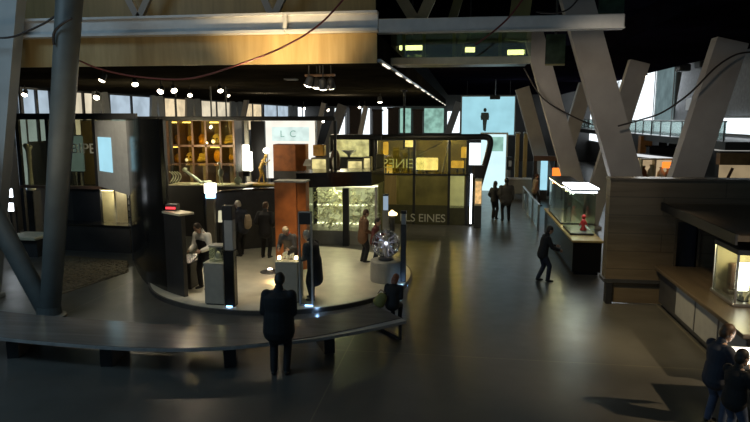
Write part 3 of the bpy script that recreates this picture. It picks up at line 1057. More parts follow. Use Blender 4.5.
# lower bright case with skeleton pieces
YQ = 21.2
xa, xb = atY(168, 180, YQ).x, atY(245, 180, YQ).x
zc0, zc1 = atY(200, 186, YQ).z, atY(200, 166, YQ).z
lc = thing('table_case', 'low glass topped case of pale bones lit white in front of the golden specimens', 'display case', V(((xa + xb) / 2, YQ, 0)))
MB().box(xa, xb, YQ, YQ + 0.8, 0, zc0).build('base', 'darkwall', lc)
MB().box(xa, xb, YQ, YQ + 0.8, zc0, zc0 + 0.04).build('tray', 'cream', lc)
MB().box(xa, xb, YQ, YQ + 0.02, zc0 + 0.04, zc1).build('glass_front', 'glass', lc)
MB().box(xa, xb, YQ + 0.02, YQ + 0.8, zc1, zc1 + 0.02).build('glass_top', 'glass', lc)
bl = ('curved rib bones at the left end', 'long diagonal thigh bone', 'pale jaw piece', 'small upright bird skeleton', 'round vertebra at the right end')
for k, px in enumerate((175, 193, 205, 221, 238)):
    x = atY(px, 180, YQ + 0.3).x
    t = thing('bone_specimen', bl[k] + ' in the low bright case', 'specimen', V((x, YQ + 0.3, zc0 + 0.04)), 'pale bones in the low case')
    z = zc0 + 0.04
    if k == 0:
        for q in range(4):
            MB().tube([(x + q * .1 - .15, YQ + .2 + .3 * math.sin(a / 8 * PI), z + .05 + .4 * a / 8) for a in range(9)], .022).build('rib', 'bone', t, True)
    elif k == 1:
        MB().caps([((x - .3, YQ + .3, z + .5), .05, .05), ((x + .25, YQ + .35, z + .08), .06, .06)], 8).ell((x - .3, YQ + .3, z + .52), .09, .09, .08).build('shaft', 'bone', t, True)
    elif k == 2:
        MB().tube([(x + .2 * math.cos(a / 10 * PI), YQ + .3 + .3 * math.sin(a / 10 * PI), z + .06) for a in range(11)], .05).build('jaw', 'bone', t, True)
    elif k == 3:
        for q in (-1, 1):
            MB().caps([((x + q * .06, YQ + .3, z), .02, .02), ((x + q * .03, YQ + .3, z + .3), .03, .03)], 6).build('leg', 'bone', t, True)
        MB().ell((x, YQ + .3, z + .42), .1, .12, .16).build('ribcage', 'bone', t, True)
        MB().caps([((x, YQ + .3, z + .55), .03, .03), ((x, YQ + .22, z + .72), .03, .03)], 6).ell((x, YQ + .18, z + .76), .06, .1, .06).build('skull', 'bone', t, True)
    else:
        MB().ell((x, YQ + .3, z + .15), .15, .1, .15).caps([((x, YQ + .3, z + .2), .04, .04), ((x, YQ + .3, z + .45), .02, .02)], 6).build('vertebra', 'bone', t, True)

# backlit white poster blob, tall slim pylons
a, b = atY(232, 171, 24.2), atY(250, 152, 24.2)
pw = thing('light_box', 'bright white light box on a post right of the golden specimen case', 'light box', V(((a.x + b.x) / 2, 24.2, 0)))
MB().bbox(a.x, b.x, 24.2, 24.5, a.z, b.z, .02).build('face', 'lampwhite', pw)
c2 = atY(244.5, 147.5, 24.2)
MB().bbox(c2.x - .12, c2.x + .12, 24.25, 24.45, b.z, b.z + .28, .02).build('cap_lamp', 'lampwhite', pw)
MB().box(a.x + .3, b.x - .3, 24.3, 24.45, 0, a.z).build('post', 'charcoal', pw)
c = atY(243, 173, 24.2)
MB().bbox(c.x - .35, c.x + .3, 24.05, 24.2, c.z - .12, c.z + .1, .02).build('label_plate', 'black', pw)
for k, (px, pyt, pb_, pxb) in enumerate(((239, 119, 178, 229), (246, 119, 178, 249))):
    a, b = atY(pxb, pb_, 25.2), atY(px, pyt, 25.2)
    t = thing('slim_post', ('pale slim slanted post just left of the dark slab', 'pale slim post leaning left beside the bright light box')[k], 'post', V((a.x, 25.2, 0)))
    MB().bar(V((a.x - (b.x - a.x) * a.z / (b.z - a.z), 25.2, 0)), b, 0.16, 0.14, (1, 0, 0)).build('shaft', 'olivelt' if k == 0 else 'bone', t)
    MB().bbox(t.location.x - .2 - (b.x - a.x) * a.z / (b.z - a.z), t.location.x + .2 - (b.x - a.x) * a.z / (b.z - a.z), 25.05, 25.35, 0, .05).build('foot', 'charcoal', t)
a, b = atY(252, 178, 25.8), atY(264, 121, 25.8)
ds = thing('dark_slab', 'tall black slab left of the backlit white board', 'panel', V(((a.x + b.x) / 2, 25.8, 0)))
MB().bbox(a.x, b.x, 25.8, 26.0, 0, b.z, .02).build('slab', 'black', ds)
MB().bbox(a.x - .08, b.x + .08, 25.7, 26.1, 0, .1, .02).build('plinth', 'charcoal', ds)
# backlit board and rusted upper box
a, b = atY(264, 178, 27), atY(315, 120, 27)
wb = thing('backlit_board', 'large white backlit board with faint teal letters behind the upper rusted box', 'board', V(((a.x + b.x) / 2, 27, 0)))
MB().box(a.x, b.x, 27, 27.1, a.z, b.z).build('face', 'poster', wb)
fr = MB()
for q in ((a.x - .06, a.x, a.z, b.z), (b.x, b.x + .06, a.z, b.z), (a.x - .06, b.x + .06, b.z, b.z + .08)):
    fr.box(q[0], q[1], 26.95, 27.12, q[2], q[3])
fr.build('frame', 'steel', wb)
MB().box(a.x + .3, b.x - .3, 27.02, 27.1, 0, a.z).build('stand', 'charcoal', wb)
lettering('lettering', 'L  C', 0.42, 'winmint', wb, V((atY(280, 138, 26.98).x, 26.98, atY(280, 137, 26.98).z)), Matrix.Rotation(R(90), 3, 'X'), 0.004)
MB().bbox(atY(272, 140, 26.97).x, atY(309, 140, 26.97).x, 26.99, 27.0, atY(272, 141, 27).z, atY(272, 127, 27).z, .002).build('teal_band', lamp_mat('teal_band', (0.78, 0.96, 0.90), 1.05, 0.2, 2.0), wb)
a, b = atY(273.5, 171, 24.3), atY(304, 144.5, 24.3)
ub = thing('rusted_box', 'dark rusted steel box standing in front of the backlit white board', 'box', V(((a.x + b.x) / 2, 24.3, 0)))
wq = (b.x - a.x) * .73
MB().bbox(a.x, a.x + wq, 24.3, 25.0, a.z, b.z, .015).build('front_panel', 'rustdark', ub)
MB().hexa([(a.x + wq, 24.3, a.z), (b.x, 24.55, a.z), (b.x, 25.0, a.z), (a.x + wq, 25.0, a.z), (a.x + wq, 24.3, b.z), (b.x, 24.55, b.z), (b.x, 25.0, b.z), (a.x + wq, 25.0, b.z)]).build('side_panel', 'rust', ub)
MB().box(a.x, b.x, 24.3, 25.0, 1.7, a.z).build('base', 'charcoal', ub)
MB().box(a.x + .3, b.x - .3, 24.4, 24.9, 0, 1.7).build('stand', 'charcoal', ub)
a, b = atY(305, 200, 23.6), atY(314, 163, 23.6)
t = thing('small_lectern', 'pale grey reading post right of the rusted box', 'post', V(((a.x + b.x) / 2, 23.6, 0)))
MB().box(a.x + .08, b.x - .08, 23.6, 23.75, 0, b.z - .05).build('shaft', 'plinth', t)
MB().hexa([(a.x, 23.4, b.z - .1), (b.x, 23.4, b.z - .1), (b.x, 23.8, b.z + .08), (a.x, 23.8, b.z + .08), (a.x, 23.4, b.z - .05), (b.x, 23.4, b.z - .05), (b.x, 23.8, b.z + .13), (a.x, 23.8, b.z + .13)]).build('plate', 'whitep', t)

# ---- rusted monolith on the platform
YR = 16.4
a = V((atY(276.5, 275, YR).x, YR, 0.1))
b = V((atY(306, 275, YR).x, YR, 0.1))
ztop = atY(290, 182.5, YR).z
mo = thing('rusted_monolith', 'tall orange brown rusted steel monolith on the round platform', 'monolith', V(((a.x + b.x) / 2, YR, 0.106)))
wq = (b.x - a.x) * .74
MB().hexa([(a.x, YR, .106), (a.x + wq, YR - .06, .106), (a.x + wq, YR + .5, .106), (a.x, YR + .5, .106), (a.x, YR, ztop), (a.x + wq, YR - .06, ztop), (a.x + wq, YR + .5, ztop), (a.x, YR + .5, ztop)]).build('front_plate', 'rust', mo)
MB().hexa([(a.x + wq + .015, YR - .02, .106), (b.x, YR + .12, .106), (b.x, YR + .5, .106), (a.x + wq + .015, YR + .5, .106), (a.x + wq + .015, YR - .02, ztop - .02), (b.x, YR + .12, ztop - .02), (b.x, YR + .5, ztop - .02), (a.x + wq + .015, YR + .5, ztop - .02)]).build('side_plate', 'rust', mo)
MB().box(a.x - .02, b.x + .02, YR - .03, YR + .55, ztop, ztop + .04).build('top_plate', 'plinth', mo)
c = fl(270, 272, .106)
ul = thing('floor_uplight', 'small round floor lamp on a dark disc at the foot of the rusted monolith', 'lamp', c)
MB().lathe(c, [(.27, 0), (.27, .015), (.25, .02)], 24).build('disc', 'charcoal', ul)
MB().lathe(c + V((0, 0, .02)), [(.09, 0), (.08, .05), (.07, .06)], 16).build('can', 'steel', ul)
MB().lathe(c + V((0, 0, .08)), [(.07, 0), (.05, .02), (.02, .03)], 12).build('bulb', 'lens', ul, True)

# ---- glowing glass aquarium tank
YA = 20.6
xa, xb = atY(307, 240, YA).x, atY(376, 240, YA).x
za, zb = atY(340, 231, YA).z, atY(340, 188, YA).z
aq = thing('glass_tank', 'large glowing greenish glass tank full of branches under a black slab roof', 'tank', V(((xa + xb) / 2, YA, 0)))
MB().box(xa, xb, YA, YA + 1.3, 0, za).build('base', 'plinth', aq)
MB().box(xa + .1, xb - .1, YA + 1.24, YA + 1.3, za, zb).build('back_panel', lamp_mat('tank_back', (0.66, 0.64, 0.33), 0.95, 0.55, 1.6), aq)
for z in (za + .07, za + (zb - za) * .5, zb - .06):
    MB().box(xa + .1, xb - .1, YA + 1.14, YA + 1.2, z - .03, z + .03).build('tube_lamp', lamp_mat('tank_tube%d' % int(z * 100), (0.92, 0.88, 0.55), 2.6), aq)
MB().box(xa, xb, YA, YA + .015, za, zb).build('front_glass', 'glass', aq)
MB().box(xb - .015, xb, YA + .015, YA + 1.24, za, zb).build('side_glass', 'glass', aq)
MB().box(xa, xa + .015, YA + .015, YA + 1.24, za, zb).build('side_glass', 'glass', aq)
random.seed(5)
tw = MB()
for i in range(260):
    p = V((random.uniform(xa + .15, xb - .15), YA + random.uniform(.25, 1.05), za + random.uniform(.05, (zb - za) * .85)))
    pts = [p]
    for k in range(4):
        p = p + V((random.uniform(-.13, .13), random.uniform(-.06, .06), random.uniform(-.1, .13)))
        p.x = min(max(p.x, xa + .08), xb - .08)
        p.y = min(max(p.y, YA + .1), YA + 1.1)
        p.z = min(max(p.z, za + .02), zb - .05)
        pts.append(p)
    tw.tube(pts, random.uniform(.007, .02), 5)
tb_ = tw.build('branch_tangle', mat('pale_branch', (0.72, 0.68, 0.42), .5, var=.4), aq)
tb_['kind'] = 'stuff'
fr = MB()
for px in (307, 376):
    x = atY(px, 240, YA).x
    fr.box(x - .04, x + .04, YA - .03, YA + .05, 0, zb + .05)
fr.build('corner_post', 'steel', aq)
ro = MB()
r0 = [atY(300, 190, 19.6), atY(372, 178, 19.6)]
zr0, zr1 = zb + .02, atY(340, 170, YA).z
ro.hexa([(xa - .25, YA - .35, zr0), (xb - .1, YA - .35, zr0 + .1), (xb + .1, YA + 1.4, zr0 + .1), (xa - .25, YA + 1.4, zr0), (xa - .25, YA - .35, zr1 - .1), (xb - .1, YA - .35, zr1), (xb + .1, YA + 1.4, zr1), (xa - .25, YA + 1.4, zr1 - .1)])
ro.build('roof_slab', 'blackgloss', aq)
x = atY(346, 240, YA - .25).x
MB().box(x - .1, x + .1, YA - .3, YA - .1, 0, zr0).build('roof_post', 'black', aq)

# things standing on and behind the tank roof
lab_ = ('golden glass box at the left', 'pale lit box second from left', 'squat lit box in the middle', 'small lit box at the right')
for k, (x0, x1, y0, y1, mt) in enumerate(((313, 324, 145, 156, 'amber'), (311, 327, 158, 170, 'caseyellow'), (347, 363, 160, 171, 'caseyellow'), (363, 371, 157, 171, 'caseyellow'))):
    Yk = 22.9 + .25 * (k % 2) if k != 0 else 24.0
    a, b = atY(x0, y1, Yk), atY(x1, y0, Yk)
    t = thing('lit_box', lab_[k] + ' above the black roof of the glass tank', 'light box', V(((a.x + b.x) / 2, Yk, 0 if k == 0 else 0)), 'lit boxes above the tank')
    MB().bbox(a.x, b.x, Yk, Yk + .4, a.z, b.z, .02).build('case', 'plinth' if mt != 'amber' else 'amber', t)
    MB().box(a.x + .05, b.x - .05, Yk - .015, Yk, a.z + .05, b.z - .05).build('face', mt, t)
    MB().box(a.x + .1, b.x - .1, Yk + .1, Yk + .3, 0, a.z).build('post', 'charcoal', t)
c = atY(335, 160, 23.3)
t = thing('pale_mask', 'pale carved head with a dark hood above the tank roof', 'mask', V((c.x, 23.3, 0)))
MB().ell((c.x, 23.35, c.z), .2, .18, .42).build('hood', 'brownp', t, True)
MB().ell((c.x, 23.22, c.z - .1), .1, .1, .25).build('face', 'bone', t, True)
MB().box(c.x - .05, c.x + .05, 23.3, 23.4, 0, c.z - .3).build('post', 'black', t)
a, b = atY(330, 157, 26.5), atY(372, 137, 26.5)
t = thing('bright_showcase', 'bright cream showcase with a white dish at the back above the tank roof', 'display case', V(((a.x + b.x) / 2, 26.5, 0)))
MB().box(a.x, b.x, 26.9, 27.0, a.z, b.z).build('back_board', 'caseyellow', t)
MB().box(a.x, b.x, 26.4, 27.0, 0, a.z).build('base', 'charcoal', t)
MB().box(a.x, b.x, 26.4, 26.42, a.z, b.z).build('front_glass', 'glass', t)
MB().box(a.x, b.x, 26.4, 27.0, b.z, b.z + .1).build('roof', 'charcoal', t)
MB().box(a.x + .1, b.x - .1, 26.6, 26.7, b.z - .05, b.z).build('tube_lamp', 'caselight', t)
d_ = MB().lathe((atY(349, 150, 26.6).x, 26.6, a.z), [(.05, 0), (.08, .1), (.33, .28), (.3, .3)], 16)
d_.solo('white_dish', 'whitep', 'white dish standing inside the cream showcase above the tank', 'dish', smooth=True)
# post and green edge right of the tank
a = V((atY(380, 215, 22.3).x, 22.3, 0))
t = thing('steel_post', 'tall grey green post between the glass tank and the ELS EINES wall', 'post', a)
MB().bbox(a.x - .14, a.x + .14, 22.2, 22.5, 0, 3.0, .02).build('shaft', 'olive', t)
MB().bbox(a.x - .2, a.x + .2, 22.1, 22.6, 0, .08).build('foot', 'charcoal', t)

# ---- ELS EINES wall
YE2 = 25.0
xa, xb = atY(374, 222, YE2).x, atY(470, 222, YE2).x
zs = [0.0, atY(420, 205, YE2).z, atY(420, 174.5, YE2).z, atY(420, 139.5, YE2).z]
ee = thing('glazed_exhibit_wall', 'olive glazed exhibit wall with the words ELS EINES along its foot', 'exhibit', V(((xa + xb) / 2, YE2, 0)))
pc = [(374, 417), (417, 449), (449, 467)]
fr = MB()
for px in (376, 414, 449, 467):
    x = atY(px, 180, YE2).x
    fr.box(x - .05, x + .05, YE2 - .03, YE2 + .08, 0.0, zs[3])
fr.box(xa, xb, YE2 - .03, YE2 + .08, zs[2] - .03, zs[2] + .03)
fr.build('frame', 'black', ee)
for (p0, p1), mt in zip(((379, 414), (415, 448), (449, 467)), ('glassamber', 'glassamber', 'glassamber')):
    x0, x1 = atY(p0, 160, YE2).x, atY(p1, 160, YE2).x
    MB().box(x0 + .05, x1 - .05, YE2 + .01, YE2 + .03, zs[2] + .03, zs[3]).build('glass_panel', mt, ee)
for (p0, p1), mt in zip(((379, 397), (398, 414), (415, 448), (449, 465)), ('olivelt', 'olive', 'olive', 'caseyellow')):
    x0, x1 = atY(p0, 190, YE2).x, atY(p1, 190, YE2).x
    zz = zs[1] if mt != 'caseyellow' else atY(455, 208, YE2).z
    if mt == 'caseyellow':
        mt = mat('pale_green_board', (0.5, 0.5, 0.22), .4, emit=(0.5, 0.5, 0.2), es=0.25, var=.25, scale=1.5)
    MB().box(x0 + .03, x1 - .03, YE2 + .0, YE2 + .04, zz, zs[2] - .03).build('board', 'woodback' if p0 == 379 else mt, ee)
MB().box(xa, xb, YE2 - .0, YE2 + .06, 0, zs[1]).build('foot_board', mat('dark_olive', (0.055, 0.052, 0.022), .4), ee)
hh = (atY(420, 213.5, YE2).z - atY(420, 221.5, YE2).z)
lettering('lettering', 'ELS EINES', hh / 0.72, 'letter', ee, V((atY(399.5, 221, YE2).x, YE2 - .03, atY(420, 221.5, YE2).z)), Matrix.Rotation(R(90), 3, 'X'), 0.01, spacing=0.97)
# arch over the wall: thick dark pipe with bent slanting leg
arc = []
p = [atY(372, 137.5, 25.6), atY(470, 137, 25.6), atY(485, 137, 25.6), atY(490, 140, 25.6), atY(488.5, 152, 25.6), atY(478, 190, 25.6), atY(471, 222, 25.6)]
p[-1].z = 0.0
ar = thing('portal_arch', 'thick black rounded arch over the ELS EINES wall with a slanting right leg', 'arch', V((p[0].x, 25.6, 0)))
MB().tube(spline(p, 6), .13, 10).build('arch', 'black', ar, True)
MB().caps([((p[0].x, 25.6, p[0].z), .13, .13), ((p[0].x, 25.6, 0), .13, .13)], 10).build('left_leg', 'black', ar, True)
MB().lathe((p[-1].x, 25.6, 0), [(.25, 0), (.25, .04), (.15, .06)], 14).build('foot', 'black', ar)
a, b = atY(331, 139.5, 24.6), atY(374, 135, 24.6)
t = thing('overhead_rail', 'thick black overhead beam joining the tank to the ELS EINES arch', 'rail', V((a.x, 24.6, 0)))
MB().bbox(a.x, b.x + .3, 24.5, 24.7, a.z, b.z, .02).build('rail', 'black', t)
MB().box(a.x, a.x + .1, 24.55, 24.65, 0, a.z).build('post', 'black', t)
a = atY(404, 140, 26.5)
t = thing('hanging_pole', 'thin black pole hanging from the mezzanine edge down to the ELS EINES arch', 'pole', V((a.x, 26.5, 3.0)))
MB().cyl((a.x, 26.5, 3.0), (a.x, 26.5, 5.47), .05, None, 10).build('pole', 'black', t)
MB().lathe((a.x, 26.5, 5.40), [(.12, 0), (.12, .07)], 12).build('flange', 'black', t)
# displays behind the wall glass
for k, (x0, x1, y0, y1, mt, lab) in enumerate(((383, 388, 142, 155, 'candle', 'small amber lamp box behind the upper left glass of the ELS EINES wall'),
                                             (416, 438, 158, 170, 'caselight', 'bright white glowing showcase behind the middle glass of the ELS EINES wall'),
                                             (451, 464, 161, 168, 'candle', 'amber glowing tray behind the right glass of the ELS EINES wall'),
                                             (461, 467, 147, 158, 'candle', 'small amber lamp behind the upper right glass of the ELS EINES wall'),
                                             (404, 413, 140, 147, 'lampwhite', 'white glowing lamp at the top of the left glass of the ELS EINES wall'),
                                             (380, 392, 165, 173, 'candle', 'amber glowing shelf low behind the left glass of the ELS EINES wall'))):
    yl = (27.0, 27.5, 28.0, 28.5, 28.9, 29.3)[k]
    a, b = atY(x0, y1, yl), atY(x1, y0, yl)
    t = thing('lamp_box', lab, 'lamp', V(((a.x + b.x) / 2, yl, 0)))
    ms = M[mt]
    if mt == 'candle':
        ms = lamp_mat('amber_glow', (0.85, 0.58, 0.14), 1.2, .3, 3)
    elif mt in ('caselight', 'lampwhite'):
        ms = lamp_mat('white_glow', (1.0, 0.92, 0.68), 2.0, .3, 3)
    MB().bbox(a.x, b.x, yl, yl + .2, a.z, b.z, .03).build('glow', ms, t)
    MB().bbox(a.x - .03, b.x + .03, yl + .02, yl + .22, a.z - .05, a.z, .01).build('tray', 'charcoal', t)
    MB().box((a.x + b.x) / 2 - .04, (a.x + b.x) / 2 + .04, yl + .08, yl + .14, 0, a.z - .04).build('post', 'black', t)
x0, x1 = atY(374, 150, 29.8).x, atY(468, 150, 29.8).x
t = thing('inner_board', 'olive brown board deep behind the glass of the ELS EINES wall', 'panel', V(((x0 + x1) / 2, 29.8, 0)))
MB().box(x0, x1, 29.8, 29.9, 0, 3.3).build('board', 'olive', t)
# reflected word modelled as reversed glowing letters on an added pane
M['reflectlet'] = lamp_mat('reflected_letter', (0.8, 0.85, 0.7), .7)
mg = thing('reflection_pane', 'added glass pane with reversed glowing letters imitating a reflection of the word EINES', 'glass panel', V((atY(400, 170, 26.2).x, 26.2, 0)))
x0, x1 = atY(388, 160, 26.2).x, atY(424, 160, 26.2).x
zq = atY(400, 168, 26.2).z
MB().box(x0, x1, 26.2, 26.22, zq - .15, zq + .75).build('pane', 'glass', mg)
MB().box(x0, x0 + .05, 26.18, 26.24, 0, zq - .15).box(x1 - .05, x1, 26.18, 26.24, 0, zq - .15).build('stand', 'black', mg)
lettering('lettering', 'EINES', .56, 'reflectlet', mg, V((atY(415, 168, 26.25).x, 26.25, zq)), Matrix.Rotation(R(90), 3, 'X'), 0.01, mirror=True)
t = thing('tripod_antenna', 'pale thin pole leaning behind the middle glass of the ELS EINES wall', 'pole', V((atY(430, 170, 26.8).x, 26.8, 0)))
a, b = atY(433, 173, 26.8), atY(449, 141, 26.8)
MB().cyl(V((a.x - (b.x - a.x) * a.z / (b.z - a.z) * 0.0, 26.8, 0)), b, .03, None, 8).build('pole', 'steel', t)
a, b = atY(419, 155, 26.8), atY(443, 142, 26.8)
MB().cyl(a, b, .025, None, 8).build('arm', 'steel', t)

# info pillar right of the wall
a, b = atY(474, 225, 24.6), atY(481, 176, 24.6)
b.x = atY(481.5, 200, 24.6).x
IPY = 24.55
ip = thing('info_pillar', 'slim information pillar with a glowing orange panel at the right end of the ELS EINES wall', 'sign', V(((a.x + b.x) / 2, 24.6, 0)))
MB().box(a.x, b.x, 24.4, 24.6, 0, atY(477, 205, 24.6).z).build('base', 'charcoal', ip)
MB().box(a.x, b.x, 24.42, 24.58, atY(477, 205, 24.6).z, atY(477, 178, 24.6).z).build('case', 'cream', ip)
MB().box(a.x + .02, b.x - .02, 24.40, 24.42, atY(477, 203, 24.6).z, atY(477, 181, 24.6).z).build('panel', lamp_mat('orange_panel', (1.0, 0.62, 0.25), 1.0, .5, 5), ip)
MB().box(a.x - .05, b.x + .02, 24.36, 24.6, atY(477, 177, 24.6).z, atY(477, 165, 24.6).z).build('head', 'black', ip)
a2, b2 = atY(469, 165, 26.2), atY(481, 143, 26.2)
ws = thing('white_screen', 'small bright white screen under the right bend of the black arch', 'screen', V(((a2.x + b2.x) / 2, 26.2, 0)))
MB().box(a2.x, b2.x, 26.2, 26.3, a2.z, b2.z).build('face', 'winwhite', ws)
MB().box(a2.x + .15, b2.x - .15, 26.22, 26.3, 0, a2.z).build('stand', 'charcoal', ws)
a, b = atY(470, 224, 24.9), atY(472, 174, 24.9)
t = thing('light_strip', 'thin vertical white light strip at the right edge of the ELS EINES wall', 'light strip', V((a.x, 24.9, 0)))
MB().box(a.x - .02, a.x + .05, 24.85, 24.9, .1, b.z).build('tube', 'lampcool', t)
MB().box(a.x - .04, a.x + .07, 24.9, 24.95, 0, b.z + .05).build('holder', 'black', t)

# ---- hanging projection screen with a walking figure
YP = 40.0
a, b = atY(461.5, 134.5, YP), atY(515, 96.5, YP)
ps = thing('projection_screen', 'hanging pale cyan projection screen showing a small standing figure', 'screen', V(((a.x + b.x) / 2, YP, a.z)))
MB().box(a.x, b.x, YP, YP + .05, a.z, b.z).build('sheet', 'screen', ps)
fr = MB()
for q in ((a.x - .07, a.x, a.z - .07, b.z + .07), (b.x, b.x + .07, a.z - .07, b.z + .07), (a.x, b.x, b.z, b.z + .07), (a.x, b.x, a.z - .07, a.z)):
    fr.box(q[0], q[1], YP - .03, YP + .08, q[2], q[3])
fr.build('frame', 'grey', ps)
for x in (a.x + .3, b.x - .3):
    MB().cyl((x, YP + .02, b.z + .05), (x, YP + .02, 6.6), .02, None, 6).build('suspension_wire', 'black', ps)
c = atY(484.5, 131, YP - .01)
fg = MB()
k_ = 1.42 / 1.72
def P2(x, z):
    return V((c.x + x * k_, YP - .012, c.z + z * k_))
fg.caps([(P2(-.05, .05), .05, .012), (P2(-.05, .5), .075, .012), (P2(-.05, .9), .1, .012)], 10, (1, 0, 0))
fg.caps([(P2(.04, .0), .05, .012), (P2(.05, .5), .07, .012), (P2(.06, .9), .1, .012)], 10, (1, 0, 0))
fg.caps([(P2(0, .85), .17, .012), (P2(0, 1.15), .19, .012), (P2(0, 1.38), .2, .012)], 12, (1, 0, 0))
for s_ in (-1, 1):
    fg.caps([(P2(s_ * .19, 1.36), .07, .012), (P2(s_ * .26, 1.08), .055, .012), (P2(s_ * .24, .84), .04, .012)], 10, (1, 0, 0))
fg.ell(P2(0, 1.58), .1, .012, .13)
fg.build('figure_image', mat('figure_print', (0.09, 0.11, 0.10), .8), ps)
c = atY(495, 98, 38.5)
t = thing('projector', 'small dark projector hanging just before the top of the cyan screen', 'projector', c)
MB().bbox(c.x - .3, c.x + .3, 38.2, 38.8, c.z - .08, c.z + .14, .03).build('case', 'black', t)
MB().cyl((c.x + .1, 38.8, c.z + .03), (c.x + .1, 38.9, c.z + .03), .06, .07, 10).build('objective', 'charcoal', t)
MB().cyl((c.x, 38.5, c.z + .14), (c.x, 38.5, 6.6), .03, None, 8).build('stem', 'black', t)

# bright hall end behind the couple, its light made as one glowing panel
YH = 37.5
a, b = atY(480, 190, YH), atY(520, 136, YH)
bh = thing('bright_corridor_panel', 'tall glowing pale cyan panel imitating the bright corridor at the end of the aisle behind the couple', 'wall panel', V(((a.x + b.x) / 2, YH, 0)))
MB().box(a.x, atY(506, 150, YH).x, YH, YH + .1, 0, 3.35).build('face', 'hallway', bh)
fr = MB().box(a.x - .05, atY(506, 150, YH).x + .1, YH - .02, YH + .15, 3.35, 3.45)
fr.box(atY(506, 150, YH).x, atY(506, 150, YH).x + .1, YH - .02, YH + .15, 0, 3.35)
fr.build('frame', 'whitep', bh)
xx = atY(498, 150, YH).x
MB().bbox(xx - .35, xx + .3, YH - .02, YH - .005, 2.35, 3.2, .004).build('mint_picture', 'winmint', bh)
a, b = atY(507, 170, 35.5), atY(512, 157, 35.5)
t = thing('wall_speaker', 'small black wall cabinet with a white square at the aisle end', 'speaker', V(((a.x + b.x) / 2, 35.5, 0)))
MB().bbox(a.x - .03, b.x + .03, 35.5, 35.8, a.z, b.z, .02).build('case', 'black', t)
MB().box(a.x + .08, b.x - .02, 35.48, 35.5, a.z + .2, b.z - .2).build('label_plate', 'whitep', t)
MB().box(a.x + .05, b.x - .05, 35.6, 35.75, 0, a.z).build('post', 'plinth', t)
for k, (x0, x1) in enumerate(((514, 520), (522, 528))):
    a, b = atY(x0, 198, 36.5), atY(x1, 134, 36.5)
    t = thing('wood_column', ('yellow wooden column at the aisle end, left of two', 'yellow wooden column at the aisle end, right of two')[k], 'column', V(((a.x + b.x) / 2, 36.5, 0)), 'yellow wooden columns')
    MB().bbox(a.x, b.x, 36.5, 36.9, .1, 3.4, .03).build('shaft', 'woodyellow', t)
    MB().bbox(a.x - .05, b.x + .05, 36.45, 36.95, 0, .1, .02).build('plinth', 'plinth', t)
    MB().bbox(a.x - .03, b.x + .03, 36.45, 36.95, 3.4, 3.5, .02).build('cap', 'plinth', t)
a, b = atY(505, 195, 34), atY(532, 178, 34)
t = thing('pale_barrier', 'low pale barrier with a dark rail at the foot of the yellow columns', 'barrier', V(((a.x + b.x) / 2, 34, 0)))
MB().bbox(a.x, b.x, 34, 34.15, .25, b.z - .1, .02).build('panel', 'plinth', t)
MB().bbox(a.x, b.x, 33.95, 34.2, b.z - .1, b.z, .02).build('rail', 'whitep', t)
for x in (a.x + .1, b.x - .15):
    MB().box(x, x + .08, 34.02, 34.12, 0, .25).build('leg', 'charcoal', t)

# ---- pedestals on the platform and the slim posts
def pedestal(name, label, c, w_, h):
    t = thing(name, label, 'pedestal', c)
    MB().bbox(c.x - w_ / 2, c.x + w_ / 2, c.y - w_ / 2, c.y + w_ / 2, c.z + .03, c.z + h - .03, .01).build('body', 'plinth', t)
    MB().bbox(c.x - w_ / 2 + .02, c.x + w_ / 2 - .02, c.y - w_ / 2 + .02, c.y + w_ / 2 - .02, c.z, c.z + .03, .005).build('shadow_base', 'charcoal', t)
    MB().bbox(c.x - w_ / 2 - .01, c.x + w_ / 2 + .01, c.y - w_ / 2 - .01, c.y + w_ / 2 + .01, c.z + h - .03, c.z + h, .008).build('top', 'cream', t)
    return t


c = fl(215, 305, .106)
c.y += .22
p1 = pedestal('pedestal', 'square grey pedestal with a lit glass box before the white shirted person', c, .46, .98)
zt_ = c.z + .98
g1 = thing('glass_display_box', 'small lit glass display box on the left square pedestal', 'display box', V((c.x + .03, c.y, zt_)))
gx = MB()
for q in ((-.15, -.145, -.15, .15), (.145, .15, -.15, .15), (-.145, .145, -.15, -.145), (-.145, .145, .145, .15)):
    gx.box(c.x + .03 + q[0], c.x + .03 + q[1], c.y + q[2], c.y + q[3], zt_, zt_ + .34)
gx.build('glass_sides', 'glass', g1)
MB().bbox(c.x - .13, c.x + .19, c.y - .16, c.y + .16, zt_ + .34, zt_ + .38, .006).build('lid', 'plinth', g1)
MB().box(c.x - .02, c.x + .08, c.y - .05, c.y + .05, zt_ + .32, zt_ + .34).build('lamp', 'caselight', g1)
MB().ell((c.x + .03, c.y, zt_ + .12), .06, .06, .1).ell((c.x + .03, c.y, zt_ + .03), .1, .1, .03).build('specimen', 'bone', g1, True)
c = fl(287, 303, .106)
c.y += .25
p2 = pedestal('pedestal', 'square grey pedestal with small glowing exhibits behind the man in black', c, .52, .97)
zt_ = c.z + .97
for k, (dx, dy) in enumerate(((-.19, -.15), (.2, -.12))):
    t = thing('small_lamp', ('glowing cube lamp on the left corner of the middle pedestal', 'glowing cube lamp on the right corner of the middle pedestal')[k], 'lamp', V((c.x + dx, c.y + dy, zt_)))
    MB().bbox(c.x + dx - .035, c.x + dx + .035, c.y + dy - .035, c.y + dy + .035, zt_ + .02, zt_ + .11, .008).build('cube', 'caselight', t)
    MB().bbox(c.x + dx - .04, c.x + dx + .04, c.y + dy - .04, c.y + dy + .04, zt_, zt_ + .02, .004).build('foot', 'charcoal', t)
